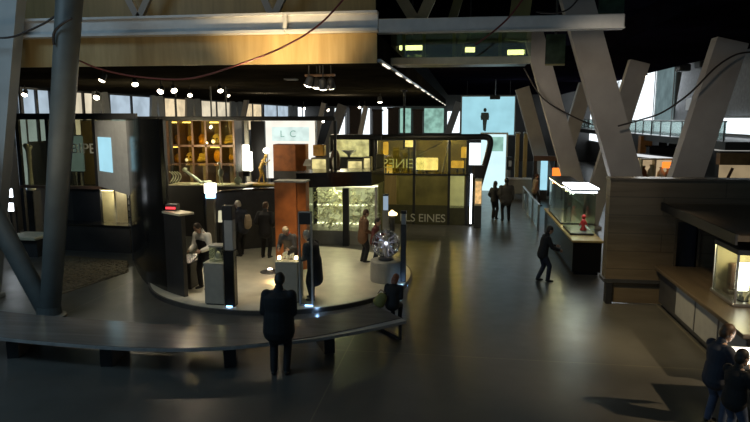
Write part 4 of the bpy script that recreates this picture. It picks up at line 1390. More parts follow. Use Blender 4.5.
for k, (dx, dy, s_) in enumerate(((-.09, .04, 1.0), (.07, .02, .8))):
    t = thing('shell_exhibit', ('pale knobbly shell on the middle pedestal, larger', 'pale knobbly shell on the middle pedestal, smaller')[k], 'shell', V((c.x + dx, c.y + dy, zt_)), 'shells on the middle pedestal')
    mb = MB()
    for q in range(8):
        a_ = q * .8
        mb.ell((c.x + dx + math.cos(a_) * .045 * s_, c.y + dy + math.sin(a_) * .03, zt_ + (.03 + .018 * q) * s_), .05 * s_ * (1 - q * .07), .05 * s_ * (1 - q * .07), .04 * s_, 10, 7)
    mb.build('whorl', 'bone', t, True)
    MB().bbox(c.x + dx - .05, c.x + dx + .05, c.y + dy - .04, c.y + dy + .04, zt_, zt_ + .012, .003).build('tray', 'brownp', t)
c = fl(384, 284, .106)
c.y += .38
p3 = thing('round_pedestal', 'round grey pedestal carrying the glass globe on the right of the platform', 'pedestal', c)
gc = atY(385, 244.5, c.y)
hp = gc.z - .40 - c.z
MB().lathe(c, [(.40, 0), (.41, .03), (.41, hp - .03), (.39, hp)], 32).build('body', 'plinth', p3)
MB().lathe(c + V((0, 0, hp)), [(.2, 0), (.2, .05), (.16, .07)], 24).build('socket', 'charcoal', p3)
gl = thing('glass_globe', 'clear glass globe with a bright spark at its centre on the round pedestal', 'globe', V((c.x, c.y, c.z + hp + .05)))
MB().ell((c.x, c.y, c.z + hp + .43), .37, .37, .37, 32, 20).build('sphere', 'globe', gl, True)
MB().ell((c.x, c.y, c.z + hp + .43), .05, .05, .05).build('core', lamp_mat('globe_core', (.9, .92, 1.0), 2), gl, True)
MB().cyl((c.x, c.y, c.z + hp + .06), (c.x, c.y, c.z + hp + .37), .03, .02, 10).build('stem', 'steel', gl)
random.seed(9)
sp = MB()
for i in range(16):
    dv = V((random.gauss(0, 1), random.gauss(0, 1), random.gauss(0, 1))).normalized()
    o_ = V((c.x, c.y, c.z + hp + .43))
    k1 = dv.cross(V((.3, .5, .8))).normalized() * .04
    sp.tube([o_ + dv * .06, o_ + dv * .15 + k1, o_ + dv * .24 - k1 * .6, o_ + dv * .34], .006, 4)
sp.build('filaments', lamp_mat('filament', (.75, .75, .9), .4), gl)


def totem(name, label, px, py, ptop, w_, d_, parts, z0=.106, cat='post'):
    c = fl(px, py, z0)
    c.y += d_ / 2
    ht = atY(px, ptop, c.y - d_ / 2).z
    t = thing(name, label, cat, c)
    return t, c, ht


# left information totem: dark case with pale side and monitor
t, c, ht = totem('information_totem', 'dark information totem with a black monitor head on the platform edge behind the bench', 230, 307, 206, .3, .2, None)
MB().bbox(c.x - .12, c.x + .12, c.y - .1, c.y + .1, c.z, ht - 1.0, .01).build('lower_case', 'blackgloss', t)
MB().bbox(c.x - .08, c.x + .12, c.y - .09, c.y + .09, ht - 1.0, ht - .32, .01).build('pale_panel', 'grey', t)
MB().bbox(c.x - .12, c.x + .12, c.y - .1, c.y + .1, ht - .32, ht, .01).build('monitor_head', 'black', t)
MB().bbox(c.x - .12, c.x - .085, c.y - .08, c.y + .08, ht - 1.0, ht - .32, .01).build('side_rail', 'charcoal', t)
MB().box(c.x - .08, c.x + .06, c.y - .125, c.y - .102, c.z + .005, c.z + .03).build('blue_floor_light', 'blueled', t)
# glass framed totem
t, c, ht = totem('glass_totem', 'glass totem in a steel frame with a black top plate beside the dark coated visitor', 306, 306, 212, .28, .1, None)
fr = MB()
for x in (c.x - .15, c.x + .13):
    fr.box(x, x + .022, c.y - .05, c.y + .05, c.z, ht)
fr.box(c.x - .15, c.x + .152, c.y - .05, c.y + .05, ht - .02, ht)
fr.box(c.x - .15, c.x + .152, c.y - .05, c.y + .05, c.z, c.z + .04)
fr.build('frame', 'grey', t)
MB().box(c.x - .128, c.x + .13, c.y - .006, c.y + .006, c.z + .04, ht - .28).build('glass_pane', 'glass', t)
MB().box(c.x - .128, c.x + .13, c.y - .04, c.y + .04, ht - .28, ht - .02).build('top_plate', 'black', t)
MB().box(c.x - .02, c.x + .16, c.y - .075, c.y - .052, c.z + .005, c.z + .03).build('blue_floor_light', 'blueled', t)
# slim posts
t, c, ht = totem('slim_light_post', 'slim black post with a blue floor light at the right edge of the platform', 403, 286, 211, .12, .12, None, 0.0)
MB().bbox(c.x - .07, c.x + .07, c.y - .06, c.y + .06, 0, ht - .35, .01).build('shaft', 'charcoal', t)
MB().bbox(c.x - .07, c.x + .07, c.y - .06, c.y + .06, ht - .08, ht, .01).build('cap', 'black', t)
MB().bbox(c.x - .055, c.x + .055, c.y - .05, c.y + .05, ht - .35, ht - .08, .006).build('steel_collar', 'steel', t)
MB().box(c.x - .05, c.x + .12, c.y - .085, c.y - .062, .005, .04).build('blue_floor_light', 'blueled', t)
c = V((atY(385.5, 236, 18.9).x, 18.9, .106))
ht = atY(385.5, 194, 18.9).z
t = thing('slim_light_post', 'slim pale blue post rising behind the glass globe', 'post', c)
MB().bbox(c.x - .09, c.x + .09, 18.85, 19.0, .106, ht - .5, .01).build('shaft', 'plinth', t)
MB().bbox(c.x - .07, c.x + .07, 18.85, 19.0, ht - .5, ht - .06, .01).build('blue_panel', lamp_mat('pale_blue_panel', (.45, .6, .75), .6), t)
MB().bbox(c.x - .09, c.x + .09, 18.85, 19.0, ht - .06, ht, .01).build('cap', 'black', t)
c = V((atY(392, 250, 19.6).x, 19.6, .0))
ht = atY(392, 215, 19.6).z
t = thing('candle_lamp_post', 'dark stand with a small glowing lamp top just right of the glass globe', 'lamp', c)
MB().cyl((c.x, 19.6, .05), (c.x, 19.6, ht), .08, .08, 12).build('shaft', 'charcoal', t)
MB().lathe((c.x, 19.6, 0), [(.2, 0), (.2, .05)], 14).build('foot', 'charcoal', t)
MB().lathe((c.x, 19.6, ht), [(.16, 0), (.17, .06), (.09, .10), (.02, .16)], 14).build('lamp_head', 'candle', t, True)
c = V((atY(212, 238, 17.7).x, 17.7, .106))
ht = atY(212, 190, 17.7).z
t = thing('lamp_post', 'pale post with a white cube lamp and blue band before the bone case', 'lamp', c)
MB().bbox(c.x - .12, c.x + .12, 17.65, 17.8, .106, ht - .25, .01).build('shaft', 'plinth', t)
MB().bbox(c.x - .13, c.x + .13, 17.64, 17.81, ht - .25, ht - .1, .01).build('blue_band', 'blueled', t)
MB().bbox(c.x - .15, c.x + .15, 17.6, 17.85, ht - .1, ht + .2, .02).build('cube_lamp', 'lampwhite', t)
t, c, ht = totem('lamp_post', 'small grey post with a pale tube lamp right of the cube lamp post', 221, 255, 211, .1, .1, None)
MB().cyl(c, c + V((0, 0, ht - c.z - .35)), .06, .06, 12).build('shaft', 'charcoal', t)
MB().cyl((c.x, c.y, ht - .35), (c.x, c.y, ht), .07, .05, 12).build('tube', lamp_mat('pale_tube', (.8, .75, .5), .8), t)

a, b = fl(175, 290, .106), fl(189, 291, .106)
t = thing('low_console', 'low black console standing between the curved partition and the white shirted person', 'console', V(((a.x + b.x) / 2, a.y + .3, .106)))
MB().bbox(a.x + .1, b.x, a.y + .1, a.y + .6, .106, .75, .015).build('body', 'black', t)
MB().hexa([(a.x + .08, a.y + .05, .74), (b.x + .02, a.y + .05, .74), (b.x + .02, a.y + .62, .86), (a.x + .08, a.y + .62, .86), (a.x + .08, a.y + .05, .78), (b.x + .02, a.y + .05, .78), (b.x + .02, a.y + .62, .90), (a.x + .08, a.y + .62, .90)]).build('sloped_top', 'blackgloss', t)
# ================================================================== RIGHT SIDE
# ---- wooden kiosk with doorway
YK = 14.7
xk = atY(607, 250, YK).x
zk = atY(640, 180.5, YK).z
d0, d1 = atY(676, 250, YK).x, atY(697, 250, YK).x
dz = atY(686, 222, YK).z
zb_ = atY(620, 279, YK).z
ki = thing('wooden_kiosk', 'big dark boarded wooden kiosk block in front of the V pylon on the right', 'kiosk', V((5.8, YK + .9, 0)))
wl_ = MB().box(xk, d0, YK, YK + .12, zb_, zk)
wl_.box(d1, 8.6, YK, YK + .12, zb_, zk)
wl_.box(d0, d1, YK, YK + .12, dz, zk)
wl_.build('front_wall', 'wooddark', ki)
MB().box(xk, xk + .12, YK + .12, YK + .34, zb_, zk).build('side_wall', 'wooddark', ki)
MB().box(xk, 8.6, YK + .34, YK + .4, zb_, zk).build('rear_wall', 'wooddark', ki)
MB().box(xk - .02, 8.6, YK - .03, YK + .43, zk, zk + .05).build('roof', 'wooddeck', ki)
MB().box(xk - .05, 8.6, YK - .04, YK + .42, zb_ - .08, zb_).build('bottom_rail', 'charcoal', ki)
MB().box(d0, d1, YK + .1, YK + .14, zb_, dz).build('door', mat('door_blue', (0.014, 0.017, 0.03), .4), ki)
MB().box(d0 - .05, d0, YK - .03, YK + .12, zb_, dz + .05).box(d1, d1 + .05, YK - .03, YK + .12, zb_, dz + .05).box(d0, d1, YK - .03, YK + .12, dz, dz + .05).build('door_frame', 'wooddeck', ki)
for x in (xk + .02, xk + 1.5):
    MB().bbox(x, x + .14, YK - .05, YK + .2, 0, zb_ - .08, .01).build('leg', 'black', ki)
MB().box(xk + .16, xk + 1.4, YK + .05, YK + .1, .02, zb_ - .1).build('toe_board', 'wooddark', ki)
a, b = fl(628, 300), fl(655, 291)
t = thing('low_step', 'low black step on the floor under the front of the wooden kiosk', 'step', fl(650, 297))
c = t.location
MB().bbox(c.x - .25, c.x + .7, c.y - .15, c.y + .15, .14, .2, .01).build('tread', 'black', t)
for x in (c.x - .2, c.x + .6):
    MB().box(x, x + .06, c.y - .12, c.y + .12, 0, .14).build('leg', 'black', t)

# ---- canopy slab over the counter
cn = thing('canopy_slab', 'dark flat canopy slab over the wooden counter in front of the kiosk', 'canopy', V((6.3, 11.5, 0)))
MB().box(4.46, 8.6, 10.7, YK - .07, 2.30, 2.40).build('slab', 'wooddeck', cn)
MB().box(4.42, 4.46, 10.7, YK - .07, 2.24, 2.42).build('edge_strip', 'black', cn)
for y_ in (11.0, 14.2):
    MB().bbox(8.0, 8.2, y_, y_ + .2, 0, 2.30, .02).build('post', 'black', cn)
# ---- counter
co = thing('wooden_counter', 'long dark counter with pale front panels running toward the camera on the right', 'counter', V((5.6, 12.2, 0)))
MB().box(4.5, 6.0, 10.05, YK - .1, .12, .88).build('body', 'charcoal', co)
MB().bbox(4.36, 6.1, 10.0, YK - .08, .88, .96, .012).build('worktop', 'wooddeck', co)
MB().box(4.58, 5.9, 10.1, YK - .15, 0, .12).build('plinth', 'black', co)
y_ = 10.15
for k in range(3):
    MB().bbox(4.485, 4.5, y_, y_ + 1.05, .2, .80, .004).build('front_panel', 'grey', co)
    y_ += 1.12
# ---- lit vitrine on the counter
c = V((5.400, 12.1, .96))
vt = thing('lit_vitrine', 'glowing glass vitrine with a white lamp standing on the right counter under the canopy', 'display case', c)
x0, x1, y0, y1, z0, z1 = 4.850, 6.150, 11.55, 12.55, .96, 1.9
MB().bbox(x0 - .04, x1, y0 - .04, y1 + .04, z0, z0 + .06, .01).build('base', 'steel', vt)
MB().bbox(x0 - .03, x1, y0 - .03, y1 + .03, z1, z1 + .10, .01).build('lid', 'charcoal', vt)
MB().box(x0, x0 + .012, y0, y1, z0 + .06, z1).build('side_glass', 'glass', vt)
MB().box(x0 + .012, x1, y0, y0 + .012, z0 + .06, z1).build('front_glass', 'glass', vt)
MB().box(x0 + .012, x1, y1 - .04, y1, z0 + .06, z1).build('back_board', 'cream', vt)
for (x, y) in ((x0, y0), (x0, y1)):
    MB().box(x - .012, x + .02, y - .012, y + .02, z0 + .06, z1).build('corner_post', 'steel', vt)
MB().box(x0 + .2, x1, y1 - .25, y1 - .2, z1 - .06, z1 - .01).build('tube_lamp', 'caselight', vt)
t = thing('glowing_lamp', 'small bright white glowing panel inside the right vitrine', 'lamp', V((5.110, 11.95, 1.02)))
MB().bbox(4.990, 5.230, 11.9, 11.96, 1.15, 1.68, .02).build('panel', 'lampwhite', t)
MB().box(5.070, 5.150, 11.96, 12.0, 1.02, 1.6).build('stand', 'steel', t)
t = thing('specimen_block', 'dark brown upright block inside the right vitrine', 'specimen', V((5.050, 12.25, 1.02)))
MB().bbox(4.990, 5.150, 12.15, 12.32, 1.1, 1.6, .02).build('block', 'brownp', t)
MB().bbox(4.950, 5.190, 12.1, 12.36, 1.02, 1.1, .01).build('plinth', 'charcoal', t)
t = thing('crystal_specimen', 'small pale crystal cluster at the front of the right vitrine', 'crystal', V((5.070, 11.75, 1.02)))
cr = MB()
random.seed(2)
for i in range(7):
    a_ = random.random() * 6.28
    b_ = V((5.070 + .05 * math.cos(a_), 11.75 + .05 * math.sin(a_), 1.02))
    tp = b_ + V((.06 * math.cos(a_), .06 * math.sin(a_), random.uniform(.08, .2)))
    cr.loft([(b_, .025, .025), (b_.lerp(tp, .8), .022, .022), (tp, .002, .002)], 6)
cr.build('crystals', 'bone', t)
MB().lathe((5.070, 11.75, 1.02), [(.1, 0), (.1, .012)], 12).build('dish', 'charcoal', t)

# ---- glowing light table by the two children
lt = thing('light_table', 'white glowing light table beside the two children at the lower right', 'table', V((4.75, 9.2, 0)))
MB().bbox(3.95, 5.4, 8.7, 9.75, .80, .86, .012).build('frame', 'charcoal', lt)
MB().box(3.99, 5.35, 8.75, 9.68, .855, .868).build('glowing_top', 'tabletop', lt)
MB().bbox(4.22, 5.3, 8.8, 9.65, .06, .80, .01).build('body', 'charcoal', lt)
for x, y_ in ((4.3, 8.88), (5.2, 8.88), (4.3, 9.55), (5.2, 9.55)):
    MB().cyl((x, y_, 0), (x, y_, .06), .04, .04, 10).build('foot', 'black', lt)

# ---- long case counter with tall lamp-roofed vitrine
xc0, xc1, yc0, yc1 = 3.02, 3.78, 17.35, 23.5
cc = thing('display_counter', 'long dark wooden display counter under the tall glass cases left of the kiosk', 'counter', V(((xc0 + xc1) / 2, 20.4, 0)))
MB().box(xc0, xc1, yc0, yc1, .08, .92).build('body', 'blackgloss', cc)
MB().bbox(xc0 - .04, xc1 + .04, yc0 - .05, yc1, .92, .98, .01).build('top', 'woodyellow', cc)
MB().box(xc0 + .06, xc1 - .06, yc0 + .06, yc1, 0, .08).build('plinth', 'black', cc)


def tallcase(label, x0, x1, y0, y1, z0, z1, lampm):
    t = thing('tall_glass_case', label, 'display case', V(((x0 + x1) / 2, (y0 + y1) / 2, z0)))
    MB().bbox(x0, x1, y0, y1, z0, z0 + .06, .01).build('base', 'charcoal', t)
    for q in ((x0, x0 + .012, y0, y1), (x1 - .012, x1, y0, y1), (x0 + .012, x1 - .012, y0, y0 + .012), (x0 + .012, x1 - .012, y1 - .012, y1)):
        MB().box(q[0], q[1], q[2], q[3], z0 + .06, z1).build('glass_side', 'glass', t)
    MB().bbox(x0 - .05, x1 + .05, y0 - .05, y1 + .05, z1 + .05, z1 + .10, .01).build('roof', 'charcoal', t)
    MB().box(x0 - .02, x1 + .02, y0 - .02, y1 + .02, z1, z1 + .05).build('lamp_panel', lampm, t)
    return t


z1 = 2.20
c1 = tallcase('tall glass case with a bright flat lamp roof and a red object inside', 3.06, 3.72, 18.1, 19.5, .98, z1, 'lampcool')
MB().bbox(3.0, 3.78, 18.0, 19.6, z1 + .11, z1 + .15, .01).build('roof_lamp_top', 'lampcool', c1)
tallcase('tall glass case with a yellow lit interior behind the red object case', 3.06, 3.72, 19.9, 22.8, .98, z1 - .05, 'caselight')
a = atY(583.5, 224, 18.6)
t = thing('red_figure', 'small bright red figure standing inside the lamp roofed glass case', 'figure', V((a.x, 18.6, 1.04)))
MB().lathe((a.x, 18.6, 1.04), [(.09, 0), (.1, .04), (.05, .1), (.07, .25), (.045, .33)], 14).build('body', 'red', t, True)
MB().ell((a.x, 18.6, 1.44), .06, .06, .07).build('head', 'red', t, True)
for q in (-1, 1):
    MB().caps([((a.x + q * .06, 18.6, 1.3), .02, .02), ((a.x + q * .11, 18.6, 1.18), .016, .016)], 6).build('arm', 'red', t, True)
t = thing('orange_sign', 'small glowing orange red sign panel left of the tall glass cases', 'sign', V((atY(556, 178, 30).x, 30, 0)))
a, b = atY(552, 184, 30), atY(561, 168, 30)
MB().bbox(a.x, b.x, 30, 30.1, a.z, b.z, .02).build('panel', 'orange', t)
MB().box(a.x + .1, a.x + .2, 30.02, 30.1, 0, a.z).build('post', 'charcoal', t)
a, b = atY(540, 190, 33.5), atY(548, 161, 33.5)
t = thing('cyan_panel', 'tall narrow pale cyan lit panel under the dark frame by the far pylon', 'panel', V((a.x, 33.5, 0)))
MB().box(a.x, b.x, 33.5, 33.6, a.z, b.z).build('face', 'screenb', t)
MB().box(a.x, b.x, 33.52, 33.62, 0, a.z).build('base', 'charcoal', t)
a, b = atY(532, 200, 33), atY(557, 156, 33)
t = thing('dark_gateway', 'dark square gateway frame beside the far V pylon', 'frame', V(((a.x + b.x) / 2, 33, 0)))
MB().box(a.x, a.x + .18, 32.9, 33.1, 0, b.z - .25).build('post', 'black', t)
MB().box(b.x - .12, b.x, 32.9, 33.1, 0, b.z - .25).build('post', 'black', t)
MB().box(a.x, b.x, 32.9, 33.1, b.z - .25, b.z).build('lintel', 'brownp', t)
t = thing('glass_balustrade', 'low slanted glass balustrade by the walking visitor at the aisle side', 'balustrade', V((2.9, 26.5, 0)))
MB().box(2.86, 2.88, 24.0, 30.5, .08, 1.0).build('glass', 'glass', t)
MB().bbox(2.83, 2.91, 24.0, 30.5, 1.0, 1.05, .01).build('rail', 'steel', t)
for y_ in (24.1, 26.2, 28.3, 30.3):
    MB().box(2.83, 2.91, y_, y_ + .08, 0, 1.0).build('post', 'steel', t)

# ---- upper gallery, railing and bright windows at the right
XR = 11.0
struct('trim_5', MB().box(9.3, 16, 24, 60, 3.15, 3.45), 'darkwall')
rl = thing('gallery_railing', 'pale glass railing of the upper gallery seen between the right pylons', 'railing', V((9.35, 30, 3.45)))
MB().box(9.34, 9.36, 24.2, 58, 3.5, 4.15).build('glass', glass_mat('frosted_rail', (.8, .9, .88), .1, .2), rl)
MB().bbox(9.31, 9.39, 24.2, 58, 4.15, 4.2, .01).build('handrail', 'steel', rl)
for i in range(20):
    y_ = 24.3 + i * 1.5
    MB().box(9.33, 9.37, y_, y_ + .05, 3.45, 4.15).build('post', 'charcoal', rl)
n = 15


def rwin(p0, p1, y0, y1, X, mt, fm='grey'):
    global n
    ya, yb = atX(p1, 110, X).y, atX(p0, 110, X).y
    pm = (p0 + p1) / 2
    za, zb = atX(pm, y1, X).z, atX(pm, y0, X).z
    w_ = struct('window_%d' % n, MB().box(X - .05, X + .05, ya, ya + .1, za, zb).box(X - .05, X + .05, yb - .1, yb, za, zb).box(X - .05, X + .05, ya, yb, za - .1, za).box(X - .05, X + .05, ya, yb, zb, zb + .1), fm)
    MB().box(X - .02, X + .02, ya, yb, za, zb).build('pane', mt, w_)
    n += 1


rwin(618, 654, 62, 134, 12, 'winwhite', 'whitep')
rwin(655, 673, 62, 121, 12.2, 'winteal', 'whitep')
rwin(560, 617, 75, 140, 12.2, 'winwhite', 'grey')
rwin(655, 693, 122, 135, 12, 'winwhite', 'grey')
rwin(720, 760, 118, 134, 12, 'winwhite', 'grey')
y0, y1 = atX(699, 100, 12.1).y, atX(678, 100, 12.1).y
struct('wall_gallery', MB().box(12.3, 12.5, 20, 62, 3.45, 8.5), 'plinthdark')
a0_, a1_ = atX(682, 105, 12.0), atX(698, 105, 12.0)
t = thing('notice_board', 'pale rectangular notice board on the grey gallery wall between the right pylons', 'board', V((12.2, (a0_.y + a1_.y) / 2, atX(690, 111, 12).z)))
za, zb = atX(690, 111, 12).z, atX(690, 97.5, 12).z
MB().box(12.2, 12.29, a1_.y, a0_.y, za, zb).build('backing', 'charcoal', t)
MB().box(12.18, 12.2, a1_.y + .06, a0_.y - .06, za + .05, zb - .05).build('sheet', lamp_mat('lit_sheet', (.42, .45, .45), .5), t)
for k, (px, py) in enumerate(((683, 68), (703, 64))):
    c = atX(px, py, 10.2)
    t = thing('wall_speaker', ('small black loudspeaker under the dark ceiling edge, left of two', 'small black loudspeaker under the dark ceiling edge, right of two')[k], 'speaker', c, 'loudspeakers under the dark ceiling')
    MB().bbox(c.x - .25, c.x + .25, c.y - .35, c.y + .35, c.z - .16, c.z + .16, .04).build('case', 'black', t)
    MB().box(c.x - .03, c.x + .03, c.y - .03, c.y + .03, c.z + .16, 7.0).build('bracket', 'charcoal', t)
# lamp at the dark ceiling corner
for k, (px, py, X_) in enumerate(((644, 77, 9.2),)):
    c = atX(px, py, X_)
    t = thing('floodlight', 'round bright floodlight below the dark ceiling edge between the right pylons', 'lamp', c)
    MB().ell(c, .14, .14, .14).build('bulb', 'lens', t, True)
    MB().lathe(c + V((0, 0, .08)), [(.2, 0), (.12, .14), (.05, .18)], 14).build('shade', 'charcoal', t)
    MB().cyl(c + V((0, 0, .25)), (c.x, c.y, 6.6), .03, None, 8).build('stem', 'black', t)

# ---- shop under the gallery
YQ = 29.5
def slab(name, label, x0, y0, x1, y1, Y0, Y1, h, mt, cat):
    a, b = atY(x0, y0, Y0), atY(x1, y1, Y1)
    z = (a.z + b.z) / 2
    t = thing(name, label, cat, V(((a.x + b.x) / 2, (Y0 + Y1) / 2, 0)))
    MB().bar(V((a.x, Y0, z)), V((b.x, Y1, z)), .12, h, (0, 0, 1)).build('white_edge', mt, t)  # plain white edge, its brightness made as glow
    d = (V((b.x, Y1, 0)) - V((a.x, Y0, 0)))
    nn = V((-d.y, d.x, 0)).normalized()
    if nn.y < 0:
        nn = -nn
    MB().bar(V((a.x, Y0, z)) + nn * .65, V((b.x, Y1, z)) + nn * .65, .1, 1.0, (0, 0, 1)).build('top', 'charcoal', t)
    MB().bar(V((a.x, Y0, (z - .1) / 2)) + nn * .6, V((b.x, Y1, (z - .1) / 2)) + nn * .6, z - .1, .5, (0, 0, 1)).build('body', 'charcoal', t)
    return t


wl_lamp = 'lampcool'
slab('shop_canopy', 'dark shop canopy with a white front edge between the right pylons', 630, 153.5, 686, 161.5, 33.0, 28.5, .12, lamp_mat('edge_white', (.85, .88, .9), .9), 'canopy')
t = slab('shop_counter', 'low counter with a white top edge left of the cream shop shelves', 630, 163, 648, 164.5, 27.8, 27.2, .12, lamp_mat('edge_white2', (.85, .86, .85), .8), 'counter')
a, b = atY(640, 182, 26.5), atY(681, 159, 26.5)
sh = thing('shop_shelf_unit', 'cream shop shelving with arched niches and an orange lamp panel', 'shelf', V(((a.x + b.x) / 2, 26.5, 0)))
MB().box(a.x, b.x, 26.9, 27.0, 0, b.z).build('back_board', lamp_mat('cream_lit', (.85, .62, .36), .6, .3, 3), sh)
for x in (a.x, a.x + (b.x - a.x) * .35, b.x - .06):
    MB().box(x, x + .06, 26.5, 26.9, 0, b.z).build('side_panel', 'cream', sh)
for z in (a.z + .02, b.z - .05):
    MB().box(a.x + .06, b.x - .06, 26.5, 26.9, z, z + .05).build('shelf', 'cream', sh)
q0, q1 = atY(662, 168, 26.45), atY(679, 162, 26.45)
MB().bbox(q0.x, q1.x, 26.42, 26.49, q0.z, q1.z, .02).build('orange_panel', 'orange', sh)
nms = ('orange brown jar left of the cream shelf posts', 'tall cream vase in the shop shelving', 'rounded pale vase in the shop shelving', 'short pink vase in the shop shelving', 'pale bottle at the right end of the shop shelving')
for k, px in enumerate((643, 651, 661, 668, 674)):
    x = atY(px, 175, 26.7).x
    z = a.z + .07
    hgt = (.55, .6, .5, .45, .5)[k]
    t = thing('shop_vase', nms[k], 'vase', V((x, 26.7, z)), 'vases in the shop shelving')
    MB().lathe((x, 26.7, z), [(.1, 0), (.16, hgt * .3), (.14, hgt * .65), (.06, hgt * .85), (.08, hgt)], 14).build('body', ('rustdark', 'cream', 'bone', 'tan_cloth', 'whitep')[k], t, True)
    MB().lathe((x, 26.7, z + hgt), [(.08, 0), (.085, .03), (.06, .035)], 14).build('rim', 'cream', t, True)
a, b = atY(640, 152, 34.4), atY(653, 136, 34.4)
t = thing('orange_cabinet', 'orange brown cabinet behind the shop canopy at the gallery foot', 'cabinet', V(((a.x + b.x) / 2, 34.4, 0)))
MB().bbox(a.x, b.x, 34.4, 34.9, .1, b.z, .02).build('body', mat('orange_wood', (.42, .2, .07), .5, emit=(.4, .17, .05), es=.0), t)
MB().box(a.x + .05, b.x - .05, 34.45, 34.9, 0, .1).build('plinth', 'charcoal', t)
a, b = atY(649, 156, 33.4), atY(688, 146, 33.4)
t = thing('bar_counter', 'black bar counter below the gallery railing', 'counter', V(((a.x + b.x) / 2, 33.4, 0)))
MB().box(a.x, b.x, 33.4, 34, 0, b.z - .08).build('body', 'black', t)
MB().bbox(a.x - .05, b.x + .05, 33.35, 34.05, b.z - .08, b.z, .015).build('top', 'blackgloss', t)
for k in range(3):
    c = atY(664 + k * 10, 143, 34.6)
    t = thing('bar_stool', 'dark bar stool behind the black bar counter, ' + ('first', 'second', 'third', 'fourth')[k] + ' from the left', 'stool', V((c.x, 34.6, 0)), 'stools at the black bar')
    zz = atY(660, 136.5, 34.6).z
    MB().lathe((c.x, 34.6, zz - .9), [(.17, 0), (.19, .05), (.16, .09)], 14).build('seat', 'black', t)
    MB().bbox(c.x - .2, c.x + .2, 34.76, 34.80, zz - .8, zz - .05, .015).build('backrest', 'charcoal', t)
    MB().cyl((c.x, 34.6, .03), (c.x, 34.6, zz - .9), .04, None, 8).build('pole', 'steel', t)
    MB().lathe((c.x, 34.6, 0), [(.24, 0), (.22, .03)], 14).build('foot', 'steel', t)
a, b = atY(719, 181, 24), atY(770, 165, 24)
t = thing('tan_display_wall', 'tan lit display wall right of the right pylon leg', 'wall panel', V(((a.x + b.x) / 2, 24, 0)))
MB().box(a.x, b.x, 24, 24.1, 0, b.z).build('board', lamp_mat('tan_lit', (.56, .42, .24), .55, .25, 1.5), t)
MB().box(a.x - .1, b.x + .1, 23.8, 24.15, b.z, atY(740, 153, 24).z).build('header', mat('tan_header', (.16, .11, .05), .5), t)
q0, q1 = atY(728, 178, 23.95), atY(733, 168, 23.95)
MB().bar(V((q0.x, 23.97, q0.z)), V((q1.x, 23.97, q1.z)), .1, .03, (1, 0, 0)).build('hung_tool', 'brownp', t)
a, b = atY(718, 151, 26), atY(770, 147, 26)
t = thing('white_ledge', 'white ledge line above the tan display wall at the right edge', 'ledge', V(((a.x + b.x) / 2, 26, 0)))
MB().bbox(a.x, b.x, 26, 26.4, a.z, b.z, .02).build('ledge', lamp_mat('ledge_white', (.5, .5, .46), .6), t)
MB().box(a.x + .1, b.x - .1, 26.1, 26.4, 0, a.z).build('support', 'black', t)

# ---- hanging cables
def cable(name, label, P, r, mt):
    pts = spline([V(p) for p in P], 8)
    MB().tube(pts, r, 6).solo(name, mt, label, 'cable', smooth=True, loc=pts[0])


cable('hanging_cable', 'dark cable at the top left running from the pale pylon to the dark V column', [atY(-30, 37, 12.4), atY(8, 37.5, 12.4), atY(30, 30, 12.4), atY(48, 21, 12.4), atY(60, 10, 12.45), atY(64, -12, 12.5)], .022, 'cableblack')
cable('hanging_cable', 'short dark cable looped around the V column across the white beam', [atY(54, 45, 11.62), atY(54, 33, 11.6), atY(62, 24, 11.55), atY(72, 18, 11.55)], .025, 'cableblack')
cable('hanging_cable', 'long red cable sagging under the wood fascia and rising to the top of the picture', [atY(74, 58, 12.0), atY(100, 69, 12.2), atY(140, 77, 12.4), atY(190, 78.5, 12.5), atY(240, 64, 12.5), atY(285, 46, 12.5), atY(320, 24, 12.5), atY(348, -6, 12.5)], .02, 'cable')
cable('hanging_cable', 'dark red cable crossing the right white beam before the glass bridge', [atY(475, 45, 14.4), atY(494, 31, 14.4), atY(510, 16, 14.4), atY(528, -8, 14.4)], .022, 'cable')
cable('hanging_cable', 'thin dark cable slung across the top of the big slanted pylon', [atY(536, 12, 16.6), atY(556, 13, 16.6), atY(570, 8, 16.6), atY(582, -6, 16.6)], .022, 'cableblack')
cable('hanging_cable', 'dark cable hanging between the two legs of the big V pylon', [atY(618, 126, 17.0), atY(640, 120, 17.0), atY(663, 112, 17.0), atY(690, 93, 17.0), atY(715, 68, 17.0), atY(735, 55, 17.0), atY(752, 52, 17.0)], .024, 'cableblack')
cable('hanging_cable', 'dark cable slung loosely between the two farther slanted pylons', [atY(524, 68, 24.3), atY(540, 95, 24.3), atY(557, 108, 24.3), atY(585, 122, 24.3), atY(600, 126, 24.3)], .03, 'cableblack')
# foliage like dark panel by the top of the second pylon
for k, (x0, x1, y0, y1) in enumerate(((545, 566, 34, 64), (598, 625, -4, 14))):
    a, b = atY(x0, y1, 20), atY(x1, y0, 20)
    t = thing('green_glass_panel', ('dull green glass panel beside the top of the second slanted pylon', 'dark green glass panel at the top right of the big slanted pylon')[k], 'panel', V(((a.x + b.x) / 2, 20, a.z)))
    MB().box(a.x, b.x, 20, 20.04, a.z, b.z).build('glass', mat('green_reflective', (.03, .06, .035), .15, var=.7, scale=2), t)
    MB().box(a.x, b.x, 19.97, 20.06, a.z - .05, a.z).build('rail', 'olive', t)
    MB().box((a.x + b.x) / 2 - .03, (a.x + b.x) / 2 + .03, 19.98, 20.05, b.z, 10.5).build('hanger', 'charcoal', t)
# ================================================================== PEOPLE


def ik(a, c, l1, l2, pole):
    a, c = V(a), V(c)
    d = c - a
    L = min(max(d.length, 0.05), (l1 + l2) * 0.995)
    dn = d.normalized()
    c = a + dn * L
    k = (l1 * l1 - l2 * l2 + L * L) / (2 * L)
    h = math.sqrt(max(l1 * l1 - k * k, 0))
    p = V(pole) - dn * dn.dot(V(pole))
    p = p.normalized() if p.length > 1e-4 else V((0, 1, 0))
    return a + dn * k + p * h, c


